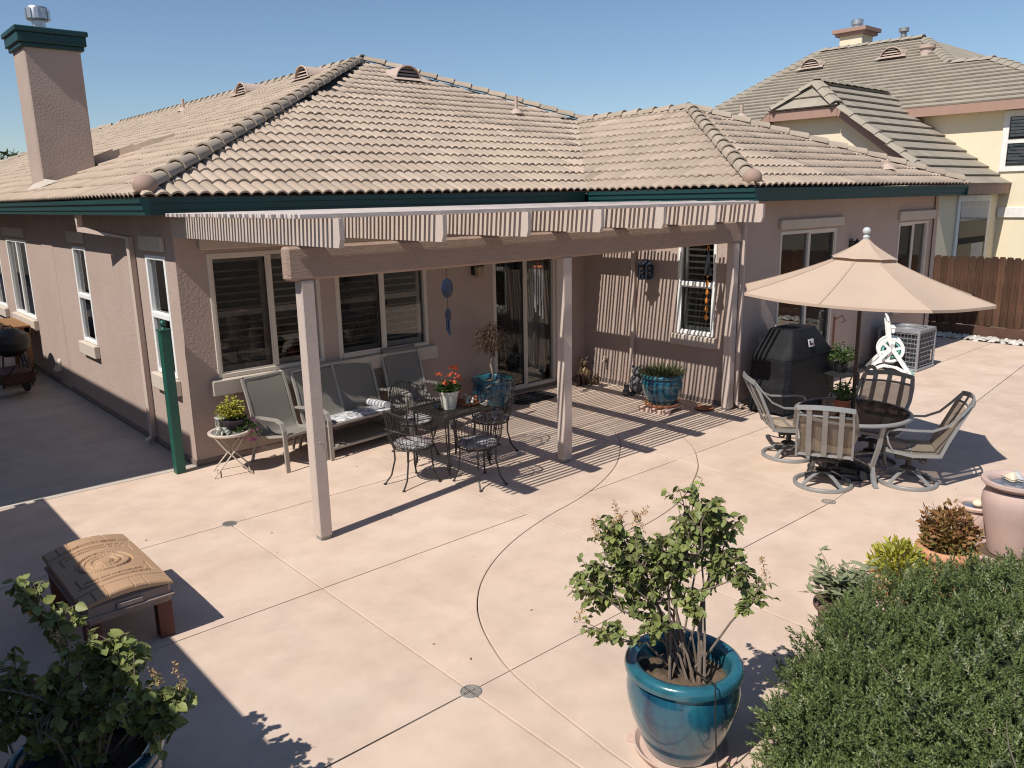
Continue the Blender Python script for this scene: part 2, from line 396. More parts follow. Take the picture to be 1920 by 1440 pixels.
# leaf templates (local y = from stalk to tip, length 1)
HEART = ([(0, 0, 0), (-.30, .22, .06), (-.36, .48, .05), (-.2, .78, .0), (0, 1, -.08), (.2, .78, .0), (.36, .48, .05), (.30, .22, .06), (0, .5, -.03)],
         [(0, 8, 2, 1), (8, 4, 3, 2), (0, 7, 6, 8), (8, 6, 5, 4)])
BLADE = ([(-.09, 0, 0), (.09, 0, 0), (.075, .6, .05), (-.075, .6, .05), (0, 1, 0)], [(0, 1, 2, 3), (3, 2, 4)])
OVAL = ([(0, 0, 0), (-.22, .35, .04), (-.18, .7, .02), (0, 1, -.05), (.18, .7, .02), (.22, .35, .04)], [(0, 5, 4, 3), (0, 3, 2, 1)])
def compass(n=6, r=1.0): return [(r * math.cos(2 * PI * k / n), r * math.sin(2 * PI * k / n)) for k in range(n)]
# ------------------------------------------------------------------ ground, patio, path
def slabs(name, outline, lines, mat, z=0., gap=.010, thick=.05, parent=None):
    """Cut an outline along joint lines and build every slab between the joints as its own object."""
    V = []; E = []
    def addline(pts, close=False):
        o = len(V); V.extend(Vector(p) for p in pts)
        E.extend((o + i, o + i + 1) for i in range(len(pts) - 1))
        if close: E.append((o + len(pts) - 1, o))
    addline(outline, True)
    for l in lines: addline(l)
    v, e, f, _, oe, _ = delaunay_2d_cdt(V, E, [], 1, 1e-4)
    cons = {tuple(sorted(ed)) for ed, src in zip(e, oe) if src}
    adj = {}
    for i, tri in enumerate(f):
        for a, b in zip(tri, tri[1:] + tri[:1]): adj.setdefault(tuple(sorted((a, b))), []).append(i)
    def inside(p):
        c = False; n = len(outline)
        for i in range(n):
            (x1, y1), (x2, y2) = outline[i], outline[(i + 1) % n]
            if (y1 > p[1]) != (y2 > p[1]) and p[0] < (x2 - x1) * (p[1] - y1) / (y2 - y1) + x1: c = not c
        return c
    seen = set()
    for i in range(len(f)):
        if i in seen: continue
        reg = [i]; seen.add(i); st = [i]
        while st:
            t = f[st.pop()]
            for a, b in zip(t, t[1:] + t[:1]):
                k = tuple(sorted((a, b)))
                if k in cons: continue
                for j in adj[k]:
                    if j not in seen: seen.add(j); st.append(j); reg.append(j)
        c = sum((v[k] for k in f[i]), Vector((0, 0))) / 3
        if not inside(c): continue
        bm = bmesh.new(); mp = {}
        for j in reg:
            for k in f[j]:
                if k not in mp: mp[k] = bm.verts.new((v[k].x, v[k].y, z))
        for j in reg: bm.faces.new([mp[k] for k in f[j]])
        area = sum(q.calc_area() for q in bm.faces)
        if area < .01: bm.free(); continue
        bmesh.ops.recalc_face_normals(bm, faces=bm.faces)
        for q in bm.faces:
            if q.normal.z < 0: q.normal_flip()
        top = bm.faces[:]
        r_ = bmesh.ops.inset_region(bm, faces=top, thickness=gap / 2, use_even_offset=True, use_boundary=True)
        bmesh.ops.delete(bm, geom=r_['faces'], context='FACES')
        top = bm.faces[:]
        r2 = bmesh.ops.inset_region(bm, faces=top, thickness=.007, depth=0, use_even_offset=True, use_boundary=True)     # worn rounded arris
        rim = [q for q in r2['faces']]
        inner = {vv for q in bm.faces if q not in set(rim) for vv in q.verts}
        for q in rim:
            for vv in q.verts:
                if vv not in inner: vv.co.z = z - .0025
        edges = [ed for ed in bm.edges if ed.is_boundary]
        ex = bmesh.ops.extrude_edge_only(bm, edges=edges)['geom']
        for vv in ex:
            if isinstance(vv, bmesh.types.BMVert): vv.co.z = z - thick
        bmesh.ops.triangulate(bm, faces=[q for q in bm.faces if len(q.verts) > 4])
        me = bpy.data.meshes.new(name); bm.to_mesh(me); bm.free(); me.materials.append(mat)
        inst(name, me, parent)
g = MB(); g.quad((-300, -300, -.06), (300, -300, -.06), (300, 300, -.06), (-300, 300, -.06))
struct(g.build('ground', earth))
patio_out = [(-.35, -1.2), (18.25, -1.2), (18.25, 12.0), (16.76, 12.0), (16.76, 6.53), (10.07, 6.53), (10.07, 9.53), (3.286, 9.53), (3.286, 9.56), (-.35, 9.62)]
pb = MB(); pb.add([(x, y, -.035) for x, y in patio_out], [tuple(range(len(patio_out)))])
patio = struct(pb.build('patio', joint_m))
arc1 = [(3.0, -1.2), (3.02, 1.6), (3.043, 2.592), (3.059, 2.79), (3.085, 3.05), (3.115, 3.338), (3.175, 3.69), (3.27, 3.976), (3.416, 4.291), (3.60, 4.561), (3.87, 4.83), (4.242, 5.08), (4.70, 5.29), (5.268, 5.46), (5.80, 5.57), (6.338, 5.745), (6.93, 6.04), (7.46, 6.44), (7.82, 6.80), (8.08, 7.18), (8.22, 7.51)]
arc2 = [(5.11, 4.62), (5.9, 4.66), (6.6, 4.83), (7.36, 5.2), (7.78, 5.50), (8.17, 5.87), (8.53, 6.38), (8.78, 6.83), (8.95, 7.51)]
def smooth_line(P, k=5):
    P = [Vector(p) for p in P]; out = []
    for i in range(len(P) - 1):
        a, b, c, d = P[max(i - 1, 0)], P[i], P[i + 1], P[min(i + 2, len(P) - 1)]
        for j in range(k):
            t = j / k
            out.append(tuple(.5 * (2 * b + (c - a) * t + (2 * a - 5 * b + 4 * c - d) * t * t + (3 * b - a - 3 * c + d) * t ** 3)))
    return out + [tuple(P[-1])]
arc3 = [(2.83 - .98 * math.cos(t), 3.68 - .0 - .62 * math.sin(t)) for t in np.linspace(0, PI / 2, 10)]
lines = [[(-.4, 3.68), (7.56, 3.70)], [(7.56, 3.70), (12.03, 4.09), (15.39, 4.47), (18.3, 4.8)], [(-.4, 5.63), (9.3, 5.64), (18.3, 5.74)], [(-.4, 7.51), (10.07, 7.51)],
         [(2.83, -1.3), (2.83, 9.56)], [(5.11, -1.3), (5.11, 9.53)], [(7.56, -1.3), (7.56, 9.53)], [(12.03, -1.3), (12.03, 6.53)], [(15.39, -1.3), (15.39, 6.53)], [(9.8, -1.3), (9.8, 3.9)],
         [(.5, -1.3), (.5, 9.62)], [(-.4, 1.75), (18.3, 1.75)], [(16.7, 6.53), (18.3, 6.53)], smooth_line(arc1), smooth_line(arc2), [(1.85, 3.68)] + arc3[1:]]
slabs('slab', patio_out, lines, conc, parent=patio)
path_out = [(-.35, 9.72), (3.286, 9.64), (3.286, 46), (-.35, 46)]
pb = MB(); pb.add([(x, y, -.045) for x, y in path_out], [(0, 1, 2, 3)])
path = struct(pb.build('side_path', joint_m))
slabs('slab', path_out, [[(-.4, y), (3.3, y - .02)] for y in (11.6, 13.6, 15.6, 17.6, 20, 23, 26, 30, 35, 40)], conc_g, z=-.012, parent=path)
eb = MB(); eb.add([(-.35, 9.62, .0), (3.286, 9.56, .0), (3.286, 9.64, .0), (-.35, 9.72, .0)] + [(-.35, 9.62, -.05), (3.286, 9.56, -.05), (3.286, 9.64, -.05), (-.35, 9.72, -.05)], [(0, 1, 2, 3), (0, 4, 5, 1), (1, 5, 6, 2), (2, 6, 7, 3), (3, 7, 4, 0)])
eb.build('edge_strip', edge_m, patio)
bed = MB(); 
rows = []
for i in range(25):
    x = 3.1 + 7.0 * i / 24
    rows.append([(x, y, .012 + .10 * min(1, (1.12 - y) / .4) * min(1, (x - 3.1) / .4, (10.15 - x) / .4) + .02 * math.sin(x * 7 + y * 5)) for y in np.linspace(1.12, -1.2, 14)])
bed.sheet(rows)
bo = struct(bed.build('planting_bed', soil, smooth=True))
# round drains set at the joint crossings
def drain(x, y, label):
    t = thing('floor_drain', label, 'drain', (x, y, 0), .3, 'round drain grates in the patio')
    t.scale = (.68, .68, 1)
    MB().lathe([(.105, -.03), (.105, .004), (.092, .006), (.088, -.004), (.088, -.03)], 28, cap=False).build('rim', drain_m, t, smooth=30)
    b = MB(); 
    for k in range(-4, 5):
        h = math.sqrt(max(.088 ** 2 - (k * .019) ** 2, 0)); b.box(-h, h, k * .019 - .005, k * .019 + .005, -.012, .003)
    b.build('grate', drain_m, t)
    MB().lathe([(0.0001, -.014), (.09, -.014)], 20).build('pit', dark_m, t)
drain(2.83, 3.68, 'round metal drain grate at the joint crossing in front of the curved patio joint')
drain(2.83, 7.51, 'round metal drain grate left of the front pergola post base')
drain(7.56, 3.72, 'round metal drain grate in front of the swivel chair ring bases')
drain(12.03, 4.09, 'round metal drain grate behind the right swivel chair')

# ------------------------------------------------------------------ the house
XD, YA, XB, YC, XE = 3.286, 9.53, 10.07, 6.53, 16.76
ZS, ZT = 2.99, 3.17                                    # soffit, fascia top
house = thing('house', 'single-storey pinkish stucco house with tan tile roof and teal fascia behind the patio', 'house', (XD, YA, 0))
def wall(axis, c, u0, u1, z0, z1, holes, d=.13, name='wall', mat=stucco):
    """Wall face with real openings and their reveals; d goes into the house."""
    P = (lambda u, z, k=0: (u, c + k, z)) if axis == 'Y' else (lambda u, z, k=0: (c + k, u, z))
    us = sorted({u0, u1} | {h[0] for h in holes} | {h[1] for h in holes}); zs = sorted({z0, z1} | {h[2] for h in holes} | {h[3] for h in holes})
    b = MB()
    for a, a2 in zip(us, us[1:]):
        for q, q2 in zip(zs, zs[1:]):
            m, n = (a + a2) / 2, (q + q2) / 2
            if any(h[0] < m < h[1] and h[2] < n < h[3] for h in holes): continue
            b.quad(P(a, q), P(a2, q), P(a2, q2), P(a, q2))
    for a, a2, q, q2 in holes:
        b.quad(P(a, q), P(a, q2), P(a, q2, d), P(a, q, d)); b.quad(P(a2, q), P(a2, q2), P(a2, q2, d), P(a2, q, d))
        b.quad(P(a, q2), P(a2, q2), P(a2, q2, d), P(a, q2, d)); b.quad(P(a, q), P(a2, q), P(a2, q, d), P(a, q, d))
    return b.build(name, mat, house, world=True)
def bx(axis, c, u0, u1, k0, k1, z0, z1, B=None, b=0):
    B = B or MB()
    return B.box(u0, u1, c + k0, c + k1, z0, z1, b=b) if axis == 'Y' else B.box(c + k0, c + k1, u0, u1, z0, z1, b=b)
LOUV = {}
def window(axis, c, u0, u1, z0, z1, kind, shut=None, fr=white_fr, fw_=.05, gl=glass, shut_part=(0, 1), label=None, scr=None, rail=None, mull=None):
    """Window in an opening: frame, panes, screen, plantation shutters and the dark room behind."""
    B = MB()
    bx(axis, c, u0, u0 + fw_, -.012, .075, z0, z1, B, .006); bx(axis, c, u1 - fw_, u1, -.012, .075, z0, z1, B, .006)
    bx(axis, c, u0 + fw_, u1 - fw_, -.012, .075, z1 - fw_, z1, B, .006); bx(axis, c, u0 + fw_, u1 - fw_, -.016, .085, z0, z0 + fw_, B, .006)
    wd = B.build('window' if 'door' not in (label or '') else 'sliding_door', fr, house, world=True)
    if label: wd['label'] = label
    if kind == 'slide':
        m = mull or (u0 + u1) / 2
        bx(axis, c, m - .03, m + .03, -.006, .065, z0 + fw_, z1 - fw_, b=.006).build('mullion', fr, wd)
        cells = [(u0 + fw_, m - .03, z0 + fw_, z1 - fw_), (m + .03, u1 - fw_, z0 + fw_, z1 - fw_)]
    else:
        q = rail or (z0 + z1) / 2
        bx(axis, c, u0 + fw_, u1 - fw_, -.02, .06, q - .035, q + .035, b=.006).build('meeting_rail', fr, wd)
        cells = [(u0 + fw_, u1 - fw_, z0 + fw_, q - .035), (u0 + fw_, u1 - fw_, q + .035, z1 - fw_)]
    for i, (a, a2, q, q2) in enumerate(cells):
        bx(axis, c, a, a2, .028 + .012 * i, .034 + .012 * i, q, q2).build('pane', gl, wd)
        if scr is not None and i in scr:
            b = MB(); e = .02
            for s0, s1, t0, t1 in ((a, a2, q, q + e), (a, a2, q2 - e, q2), (a, a + e, q + e, q2 - e), (a2 - e, a2, q + e, q2 - e)): bx(axis, c, s0, s1, .003, .014, t0, t1, b)
            b.build('screen_frame', fr, wd)
            bx(axis, c, a + e, a2 - e, .007, .010, q + e, q2 - e).build('insect_screen', screen_m, wd)
    if shut:
        U0, U1 = u0 + fw_ + .01, u1 - fw_ - .01; n = 2 if U1 - U0 > .9 else 1; wdt = (U1 - U0) / n
        for i in range(n):
            a, a2 = U0 + i * wdt, U0 + (i + 1) * wdt; b = MB(); st = .045
            bx(axis, c, a, a + st, .10, .125, z0 + .05, z1 - .05, b); bx(axis, c, a2 - st, a2, .10, .125, z0 + .05, z1 - .05, b)
            for q in (z0 + .05, (z0 + z1) / 2 - .03, z1 - .12): bx(axis, c, a + st, a2 - st, .10, .125, q, q + .07, b)
            b.build('shutter_frame', shut, wd)
            L = a2 - a - 2 * st; key = (round(L, 3), shut.name)
            if key not in LOUV:
                lb = MB(); lb.prism([(-.033, -.006), (-.02, .006), (.02, .006), (.033, -.004), (.02, -.008), (-.02, -.008)], L, 'x', -L / 2); LOUV[key] = lb.mesh('louver', shut)
            q = z0 + .17
            while q < z1 - .15:
                if abs(q - (z0 + z1) / 2) > .06:
                    mid = (a + a2) / 2
                    inst('louver', LOUV[key], wd, (mid, c + .112, q) if axis == 'Y' else (c + .112, mid, q), (R(-22), 0, 0) if axis == 'Y' else (R(22), 0, PI / 2))
                q += .092
    b = MB(); e = .14
    P = (lambda u, k, z: (u, c + k, z)) if axis == 'Y' else (lambda u, k, z: (c + k, u, z))
    for A, B_, C_, D_ in (((u0 - e, 1.2, z0 - e), (u1 + e, 1.2, z0 - e), (u1 + e, 1.2, z1 + e), (u0 - e, 1.2, z1 + e)), ((u0 - e, .131, z0 - e), (u0 - e, 1.2, z0 - e), (u0 - e, 1.2, z1 + e), (u0 - e, .131, z1 + e)),
                          ((u1 + e, .131, z0 - e), (u1 + e, 1.2, z0 - e), (u1 + e, 1.2, z1 + e), (u1 + e, .131, z1 + e)), ((u0 - e, .131, z1 + e), (u1 + e, .131, z1 + e), (u1 + e, 1.2, z1 + e), (u0 - e, 1.2, z1 + e)),
                          ((u0 - e, .131, z0 - e), (u1 + e, .131, z0 - e), (u1 + e, 1.2, z0 - e), (u0 - e, 1.2, z0 - e))):
        b.quad(P(*A), P(*B_), P(*C_), P(*D_))
    b.build('room', room_m, wd)
    return wd
def trim(axis, c, u0, u1, z0, z1, out=.055, name='trim_band'):
    bx(axis, c, u0, u1, -out, .002, z0, z1, b=.012).build(name, trimc, house, world=True)
WA = [(3.64, 5.08, 1.03, 2.53), (5.30, 6.77, 1.03, 2.53)]; SA = (8.01, 9.36, .06, 2.46)
wall('Y', YA, XD, XB, 0, ZS + .02, WA + [SA])
WBn = (6.90, 7.58, 1.02, 2.52)
wall('X', XB, YC, YA, 0, ZS + .02, [WBn])
SC = (11.14, 12.86, .06, 2.53); WC = (15.18, 16.45, 1.0, 2.53)
wall('Y', YC, XB, XE, 0, ZS + .02, [SC, WC])
WD = [(9.87, 10.56, 1.03, 2.5), (13.27, 13.99, 1.03, 2.5), (17.25, 19.0, 1.03, 2.5), (19.9, 21.6, 1.03, 2.5)]
wall('X', XD, YA, 46, 0, ZS + .02, WD)
eb = MB(); eb.quad((XE, YC, 0), (XE, 46, 0), (XE, 46, ZS + .02), (XE, YC, ZS + .02)); eb.build('wall', stucco, house, world=True)
window('Y', YA, *WA[0], 'slide', shut_shade, tan_fr, scr=(0,), mull=4.41)
window('Y', YA, *WA[1], 'slide', shut_shade, tan_fr, scr=(0,), mull=6.03)
sd = window('Y', YA, *SA, 'slide', None, tan_fr, fw_=.055, scr=(0,), mull=8.70, label='sliding glass door under the pergola')
window('X', XB, *WBn, 'hung', shut_w, white_fr, rail=1.79, scr=(0,))
window('Y', YC, *SC, 'slide', None, tan_fr, scr=(1,), label='sliding glass door behind the covered grill')
window('Y', YC, *WC, 'slide', None, tan_fr, scr=(0,))
window('X', XD, *WD[0], 'hung', shut_w, white_fr, gl=glass_n, rail=1.77)
window('X', XD, *WD[1], 'hung', shut_w, white_fr, gl=glass_n, rail=1.75)
window('X', XD, *WD[2], 'slide', shut_w, white_fr, gl=glass_n)
window('X', XD, *WD[3], 'slide', shut_w, white_fr, gl=glass_n)
# pale drapes hang inside the pergola door
cb = MB(); rows = []
for k in range(41):
    u = 8.74 + .56 * k / 40; rows.append([(u, YA + .20 + .028 * math.sin(k * 1.9), .10), (u, YA + .20 + .028 * math.sin(k * 1.9 + .3), 2.44)])
cb.sheet(rows); cb.build('drape', shut_w, sd, smooth=True)
trim('Y', YA, 3.56, 6.86, 2.575, 2.732); trim('Y', YA, 3.53, 6.87, .835, 1.025, .09, 'window_sill')
trim('X', XB, 6.83, 7.66, .85, 1.015, .07, 'window_sill')
trim('Y', YC, 11.08, 13.02, 2.56, 2.705); trim('Y', YC, 15.12, 16.70, 2.56, 2.73); trim('Y', YC, 15.12, 16.55, .84, .995, .07, 'window_sill')
for a, a2, q, q2 in WD:
    trim('X', XD, a - .07, a2 + .07, .83, 1.025, .085, 'window_sill'); trim('X', XD, a - .05, a2 + .05, 2.56, 2.74, .055)
fb = MB()
fb.box(XD - .012, XB - .002, YA - .012, YA + .001, 0, .07); fb.box(XB - .012, XB + .001, YC - .010, YA - .013, 0, .07); fb.box(XB + .001, XE, YC - .012, YC + .001, 0, .07); fb.box(XD - .012, XD + .001, YA + .002, 46, 0, .07)
fb.build('foundation_strip', M('foundation_grey', (.20, .16, .14), .9), house, world=True)
# soffits
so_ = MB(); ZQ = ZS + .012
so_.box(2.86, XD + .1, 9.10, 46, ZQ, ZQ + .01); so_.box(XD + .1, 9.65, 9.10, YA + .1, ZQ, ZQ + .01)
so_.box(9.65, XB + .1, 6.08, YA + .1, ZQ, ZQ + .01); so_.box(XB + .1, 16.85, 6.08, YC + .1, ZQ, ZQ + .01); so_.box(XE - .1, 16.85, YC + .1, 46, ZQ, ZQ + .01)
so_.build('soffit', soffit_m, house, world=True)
# gutter-faced fascia, stepped like a rolled gutter
GP = [(.0, ZS), (.028, ZS + .004), (.030, ZS + .045), (.044, ZS + .055), (.046, ZS + .115), (.066, ZS + .128), (.070, ZT), (-.03, ZT), (-.03, ZS)]
def gutter(axis, c, u0, u1):
    b = MB(); b.prism([(c - k, z) for k, z in GP], u1 - u0, 'y' if axis == 'X' else 'x', u0) if axis == 'Y' else b.prism([(c - k, z) for k, z in GP], u1 - u0, 'y', u0)
    b.build('fascia_gutter', teal, house, world=True)
gutter('X', 2.88, 9.02, 46); gutter('Y', 9.12, 2.912, 9.59); gutter('X', 9.67, 6.03, 9.05); gutter('Y', 6.10, 9.702, 16.86)
eg = MB(); eg.box(16.86, 16.90, 6.03, 46, ZS, ZT); eg.build('fascia_gutter', teal, house, world=True)

# ------------------------------------------------------------------ tile roof
Z0 = 3.19
AP = Vector((10.1, 16.232, 6.09)); WP = Vector((13.2, 9.788, 4.66)); VT = Vector((13.2, 12.72, 4.66)); HJ = Vector((13.62, 12.72, 4.66))
CF = Vector((2.84, 9.08, Z0)); VB = Vector((9.63, 9.08, Z0)); CW = Vector((9.63, 6.06, Z0)); CR = Vector((16.86, 6.06, Z0)); RE = Vector((10.1, 34.0, 6.09)); BE = Vector((2.84, 41.2, Z0))
# one tile: two barrels across .30 m, open front lip
TW, TL, EX = .30, .42, .37
def tile_mesh(name='roof_tile'):
    xs = [TW * k / 8 for k in range(9)]; hz = [.038 * abs(math.sin(PI * x / .15)) ** .8 for x in xs]
    v = []; 
    for y, dz in ((0., .030), (TL, .0)): v += [(x, y, h + dz) for x, h in zip(xs, hz)]
    v += [(x, 0, h + .030 - .022) for x, h in zip(xs, hz)]
    f = [(k, k + 1, 9 + k + 1, 9 + k) for k in range(8)] + [(18 + k, 18 + k + 1, k + 1, k) for k in range(8)]
    return v, f
TV, TF = tile_mesh()
tme = bpy.data.meshes.new('roof_tile'); tme.from_pydata(TV, [], TF); tme.materials.append(tile_m); tme.update(); tme.shade_smooth(); tme.set_sharp_from_angle(angle=R(50))
def in_poly(p, poly):
    c = False; n = len(poly)
    for i in range(n):
        (x1, y1), (x2, y2) = poly[i], poly[(i + 1) % n]
        if (y1 > p[1]) != (y2 > p[1]) and p[0] < (x2 - x1) * (p[1] - y1) / (y2 - y1) + x1: c = not c
    return c
CHOSEN = []; roofs = []
def tile_face(pts, name, u_off=0., lim=None):
    """Cover one roof plane (first edge is the eave): returns whole tiles, cut tiles go into one mesh."""
    O, A = pts[0], pts[1]; u = (A - O).normalized(); n = (A - O).cross(pts[2] - O).normalized()
    if n.z < 0: n = -n
    v = n.cross(u)
    if v.z < 0: v = -v
    if u.cross(v).dot(n) < 0: O = A; u = -u
    P2 = [((p - O).dot(u), (p - O).dot(v)) for p in pts]
    M3 = Matrix(((u.x, v.x, n.x), (u.y, v.y, n.y), (u.z, v.z, n.z)))
    umin, umax = min(p[0] for p in P2), max(p[0] for p in P2); vmax = max(p[1] for p in P2)
    deck = MB(); deck.add([tuple(p + n * -.01) for p in pts], [tuple(range(len(pts)))])
    ro = deck.build('roof', deck_m, house, world=True); ro['label'] = name
    cut = bmesh.new(); whole = []
    planes = []
    for i in range(1, len(pts)):
        a, b = Vector(P2[i]), Vector(P2[(i + 1) % len(P2)]); e = b - a; nn = Vector((e.y, -e.x, 0)).normalized()
        cen = sum((Vector(p) for p in P2), Vector((0, 0))) / len(P2)
        if nn.x * (cen.x - a.x) + nn.y * (cen.y - a.y) > 0: nn = -nn
        planes.append((Vector((a.x, a.y, 0)), nn))
    r = 0
    while r * EX < vmax:
        v0 = r * EX - .05; off = u_off
        k0 = math.floor((umin - off) / TW); k1 = math.ceil((umax - off) / TW)
        for k in range(k0, k1):
            x = k * TW + off
            cs = [(x + .01, max(v0, 0) + .004), (x + TW - .01, max(v0, 0) + .004), (x + .01, v0 + TL - .06), (x + TW - .01, v0 + TL - .06)]
            ins = [in_poly(c, P2) for c in cs] + [in_poly((x + TW / 2, max(v0, 0) + TL / 2 - .03), P2)]
            if all(ins): whole.append((x, v0))
            elif any(ins):
                bm = bmesh.new(); vs = [bm.verts.new((p[0] + x, p[1] + v0, p[2])) for p in TV]
                for f in TF: bm.faces.new([vs[i] for i in f])
                for pc, pn in planes:
                    bmesh.ops.bisect_plane(bm, geom=bm.verts[:] + bm.edges[:] + bm.faces[:], plane_co=pc, plane_no=pn, clear_outer=True, dist=1e-5)
                if bm.faces:
                    mp = {q: cut.verts.new(q.co) for q in bm.verts}
                    for f in bm.faces: cut.faces.new([mp[q] for q in f.verts])
                bm.free()
        r += 1
    if cut.verts:
        for q in cut.verts: q.co = M3 @ q.co + O
        me = bpy.data.meshes.new('cut_roof_tiles'); cut.to_mesh(me); me.materials.append(tile_m)
        co = inst('cut_roof_tiles', me, ro); co['kind'] = 'stuff'
    cut.free()
    for x, y in whole:
        jit = Matrix.Rotation(random.gauss(0, .007), 3, 'Z') @ Matrix.Rotation(random.gauss(0, .006), 3, 'X')
        m = (M3 @ jit).to_4x4(); m.translation = O + u * x + v * y + n * (.004 + random.uniform(0, .004))
        c = m @ Vector((TW / 2, TL / 2, 0)); d = CAM - c
        CHOSEN.append((n.dot(d) / d.length ** 3, ro, m))
    roofs.append(ro)
    return ro
tile_face([CF, VB, VT, HJ, AP], 'front hip face of the main tile roof')
tile_face([BE, CF, AP, RE], 'long left slope of the main tile roof', .13)
tile_face([CW, CR, WP], 'front hip face of the wing roof', .05)
tile_face([VB, CW, WP, VT], 'left slope of the wing roof', .09)
back = MB(); back.add([tuple(p) for p in (AP, RE, Vector((17.4, 41.2, Z0)), Vector((17.4, 9.1, Z0)), HJ)], [(0, 1, 2, 3, 4)])
back.add([tuple(p) for p in (WP, CR, Vector((16.86, 12.72, Z0)), VT)], [(0, 1, 2, 3)]); back.add([tuple(p) for p in (RE, BE, Vector((17.4, 41.2, Z0)))], [(0, 1, 2)])
back.build('roof', tile_m, house, world=True)['label'] = 'far slopes of the tile roof'
CHOSEN.sort(key=lambda t: -t[0])
for q, ro, m in CHOSEN[:300]: inst('roof_tile', tme, ro, mat4=m)
for ro in roofs:
    rest = [np.array(m) for q, r_, m in CHOSEN[300:] if r_ is ro]
    if rest: merged('far_roof_tiles', tile_m, TV, TF, rest, ro, smooth=False)['kind'] = 'stuff'
# barrel caps along hips and ridges
def cap_mesh():
    v = []; f = []; n = 7
    for y, rr in ((0, .106), (.44, .084)):
        for k in range(n):
            t = PI * k / (n - 1); v.append((rr * math.cos(t), y, rr * math.sin(t) * .95))
    for k in range(n):
        t = PI * k / (n - 1); v.append((.088 * math.cos(t), 0, .088 * math.sin(t) * .95))
    for k in range(n - 1): f += [(k, k + 1, n + k + 1, n + k), (2 * n + k, 2 * n + k + 1, k + 1, k)]
    return v, f
cv, cf = cap_mesh(); cme = bpy.data.meshes.new('ridge_tile'); cme.from_pydata(cv, [], cf); cme.materials.append(ridge_m); cme.update(); cme.shade_smooth(); cme.set_sharp_from_angle(angle=R(50))
def caps(a, b, ro, lift=.035, sc_=1., skip=0.):
    d = b - a; L = d.length; n = int((L - skip) / (.36 * sc_)); dd = d.normalized()
    for i in range(n):
        p = a + dd * (skip + i * .36 * sc_) + Vector((0, 0, lift))
        f = frame4(p, dd + Vector((0, 0, -.05)), s=sc_ * random.uniform(.98, 1.02), roll=random.gauss(0, .02))
        inst('ridge_tile', cme, ro, mat4=Matrix(f.tolist()))
FR, LR, WF, WL = roofs
caps(CF, AP, FR, .06, 1.12, .12); caps(HJ, AP, FR, .04, 1.08); caps(AP, RE, LR, .02, 1.15); caps(CW, WP, WF, .06, 1.1, .12); caps(CR, WP, WF, .05, 1.05, .1); caps(WP, VT, WL, .03, 1.1); caps(BE, RE, LR, .05, 1.2)
for c, ro in ((CF + Vector((.10, .10, .11)), FR), (CW + Vector((.10, .10, .11)), WF)):
    MB().ball(tuple(c), .128, 18, 12, (1, 1, .92)).build('hip_end_ball', finial_m, ro, smooth=True)
vm = MB(); dv = (VT - VB).normalized()
for off in (-.06, .06): vm.quad(tuple(VB + Vector((off, -off, .015))), tuple(VB + Vector((0, 0, .004))), tuple(VT + Vector((0, 0, .004))), tuple(VT + Vector((off, -off, .015))))
vm.build('valley_flashing', drain_m, house, world=True)
# roof vents, pipes
def on_front(x, y): return Z0 + (AP.z - Z0) * (y - 9.08) / (AP.y - 9.08)
def on_left(x): return Z0 + (AP.z - Z0) * (x - 2.84) / (AP.x - 2.84)
def on_wing(y): return Z0 + (WP.z - Z0) * (y - 6.06) / (WP.y - 6.06)
def dormer_vent(p, out, w_=.62, h=.30, parent=None, slope=.41):
    """Half-round hooded vent: arch of sheet metal that dies into the slope, blades across its open face."""
    o = Vector(out); s = Vector((-o.y, o.x, 0)); p = Vector(p); L = h / slope * 1.1; b = MB()
    n = 12; rows = []
    for k in range(n + 1):
        t = PI * k / n; a = s * (w_ / 2 * math.cos(t)) + Vector((0, 0, h * math.sin(t)))
        rows.append([tuple(p + a), tuple(p + a * 1.0 - o * L * (math.sin(t) * .97 + .03) + Vector((0, 0, 0.0)))])
    b.sheet(rows)
    rim = [p + s * (w_ / 2 * math.cos(PI * k / n)) + Vector((0, 0, h * math.sin(PI * k / n))) for k in range(n + 1)]
    b.tube(rim, .018, 6)
    base = [p + s * w_ * .75 + o * .16 - Vector((0, 0, .16 * slope - .05)), p - s * w_ * .75 + o * .16 - Vector((0, 0, .16 * slope - .05)), p - s * w_ * .6 - o * .1 + Vector((0, 0, .1 * slope + .05)), p + s * w_ * .6 - o * .1 + Vector((0, 0, .1 * slope + .05))]
    b.add([tuple(q) for q in base], [(0, 1, 2, 3)])
    v = b.build('roof_vent', vent_m, parent, smooth=35, world=True)
    for k in range(4):
        z = h * (.08 + .23 * k); hw = w_ / 2 * math.sqrt(max(1 - ((z + .03) / h) ** 2, .02)) * .96
        q = MB(); c = p - o * .02
        q.add([tuple(c + s * hw + Vector((0, 0, z + .05)) - o * .05), tuple(c - s * hw + Vector((0, 0, z + .05)) - o * .05), tuple(c - s * hw + Vector((0, 0, z))), tuple(c + s * hw + Vector((0, 0, z))),
               tuple(c + s * hw + Vector((0, 0, z + .04)) - o * .05), tuple(c - s * hw + Vector((0, 0, z + .04)) - o * .05)], [(0, 1, 2, 3), (3, 2, 5, 4)])
        q.build('vent_blade', vent_m, v)
    q = MB(); q.add([tuple(p - o * .08 + s * (w_ / 2 * .97 * math.cos(PI * k / n)) + Vector((0, 0, h * .97 * math.sin(PI * k / n)))) for k in range(n + 1)], [tuple(range(n + 1))]); q.build('vent_throat', dark_m, v)
dormer_vent((10.22, 14.70, on_front(0, 14.70) + .05), (0, -1, 0), .62, .29, house)
dormer_vent((8.98, 16.99, on_left(8.98) + .05), (-1, 0, 0), .62, .29, house)
dormer_vent((9.04, 20.3, on_left(9.04) + .05), (-1, 0, 0), .62, .29, house)
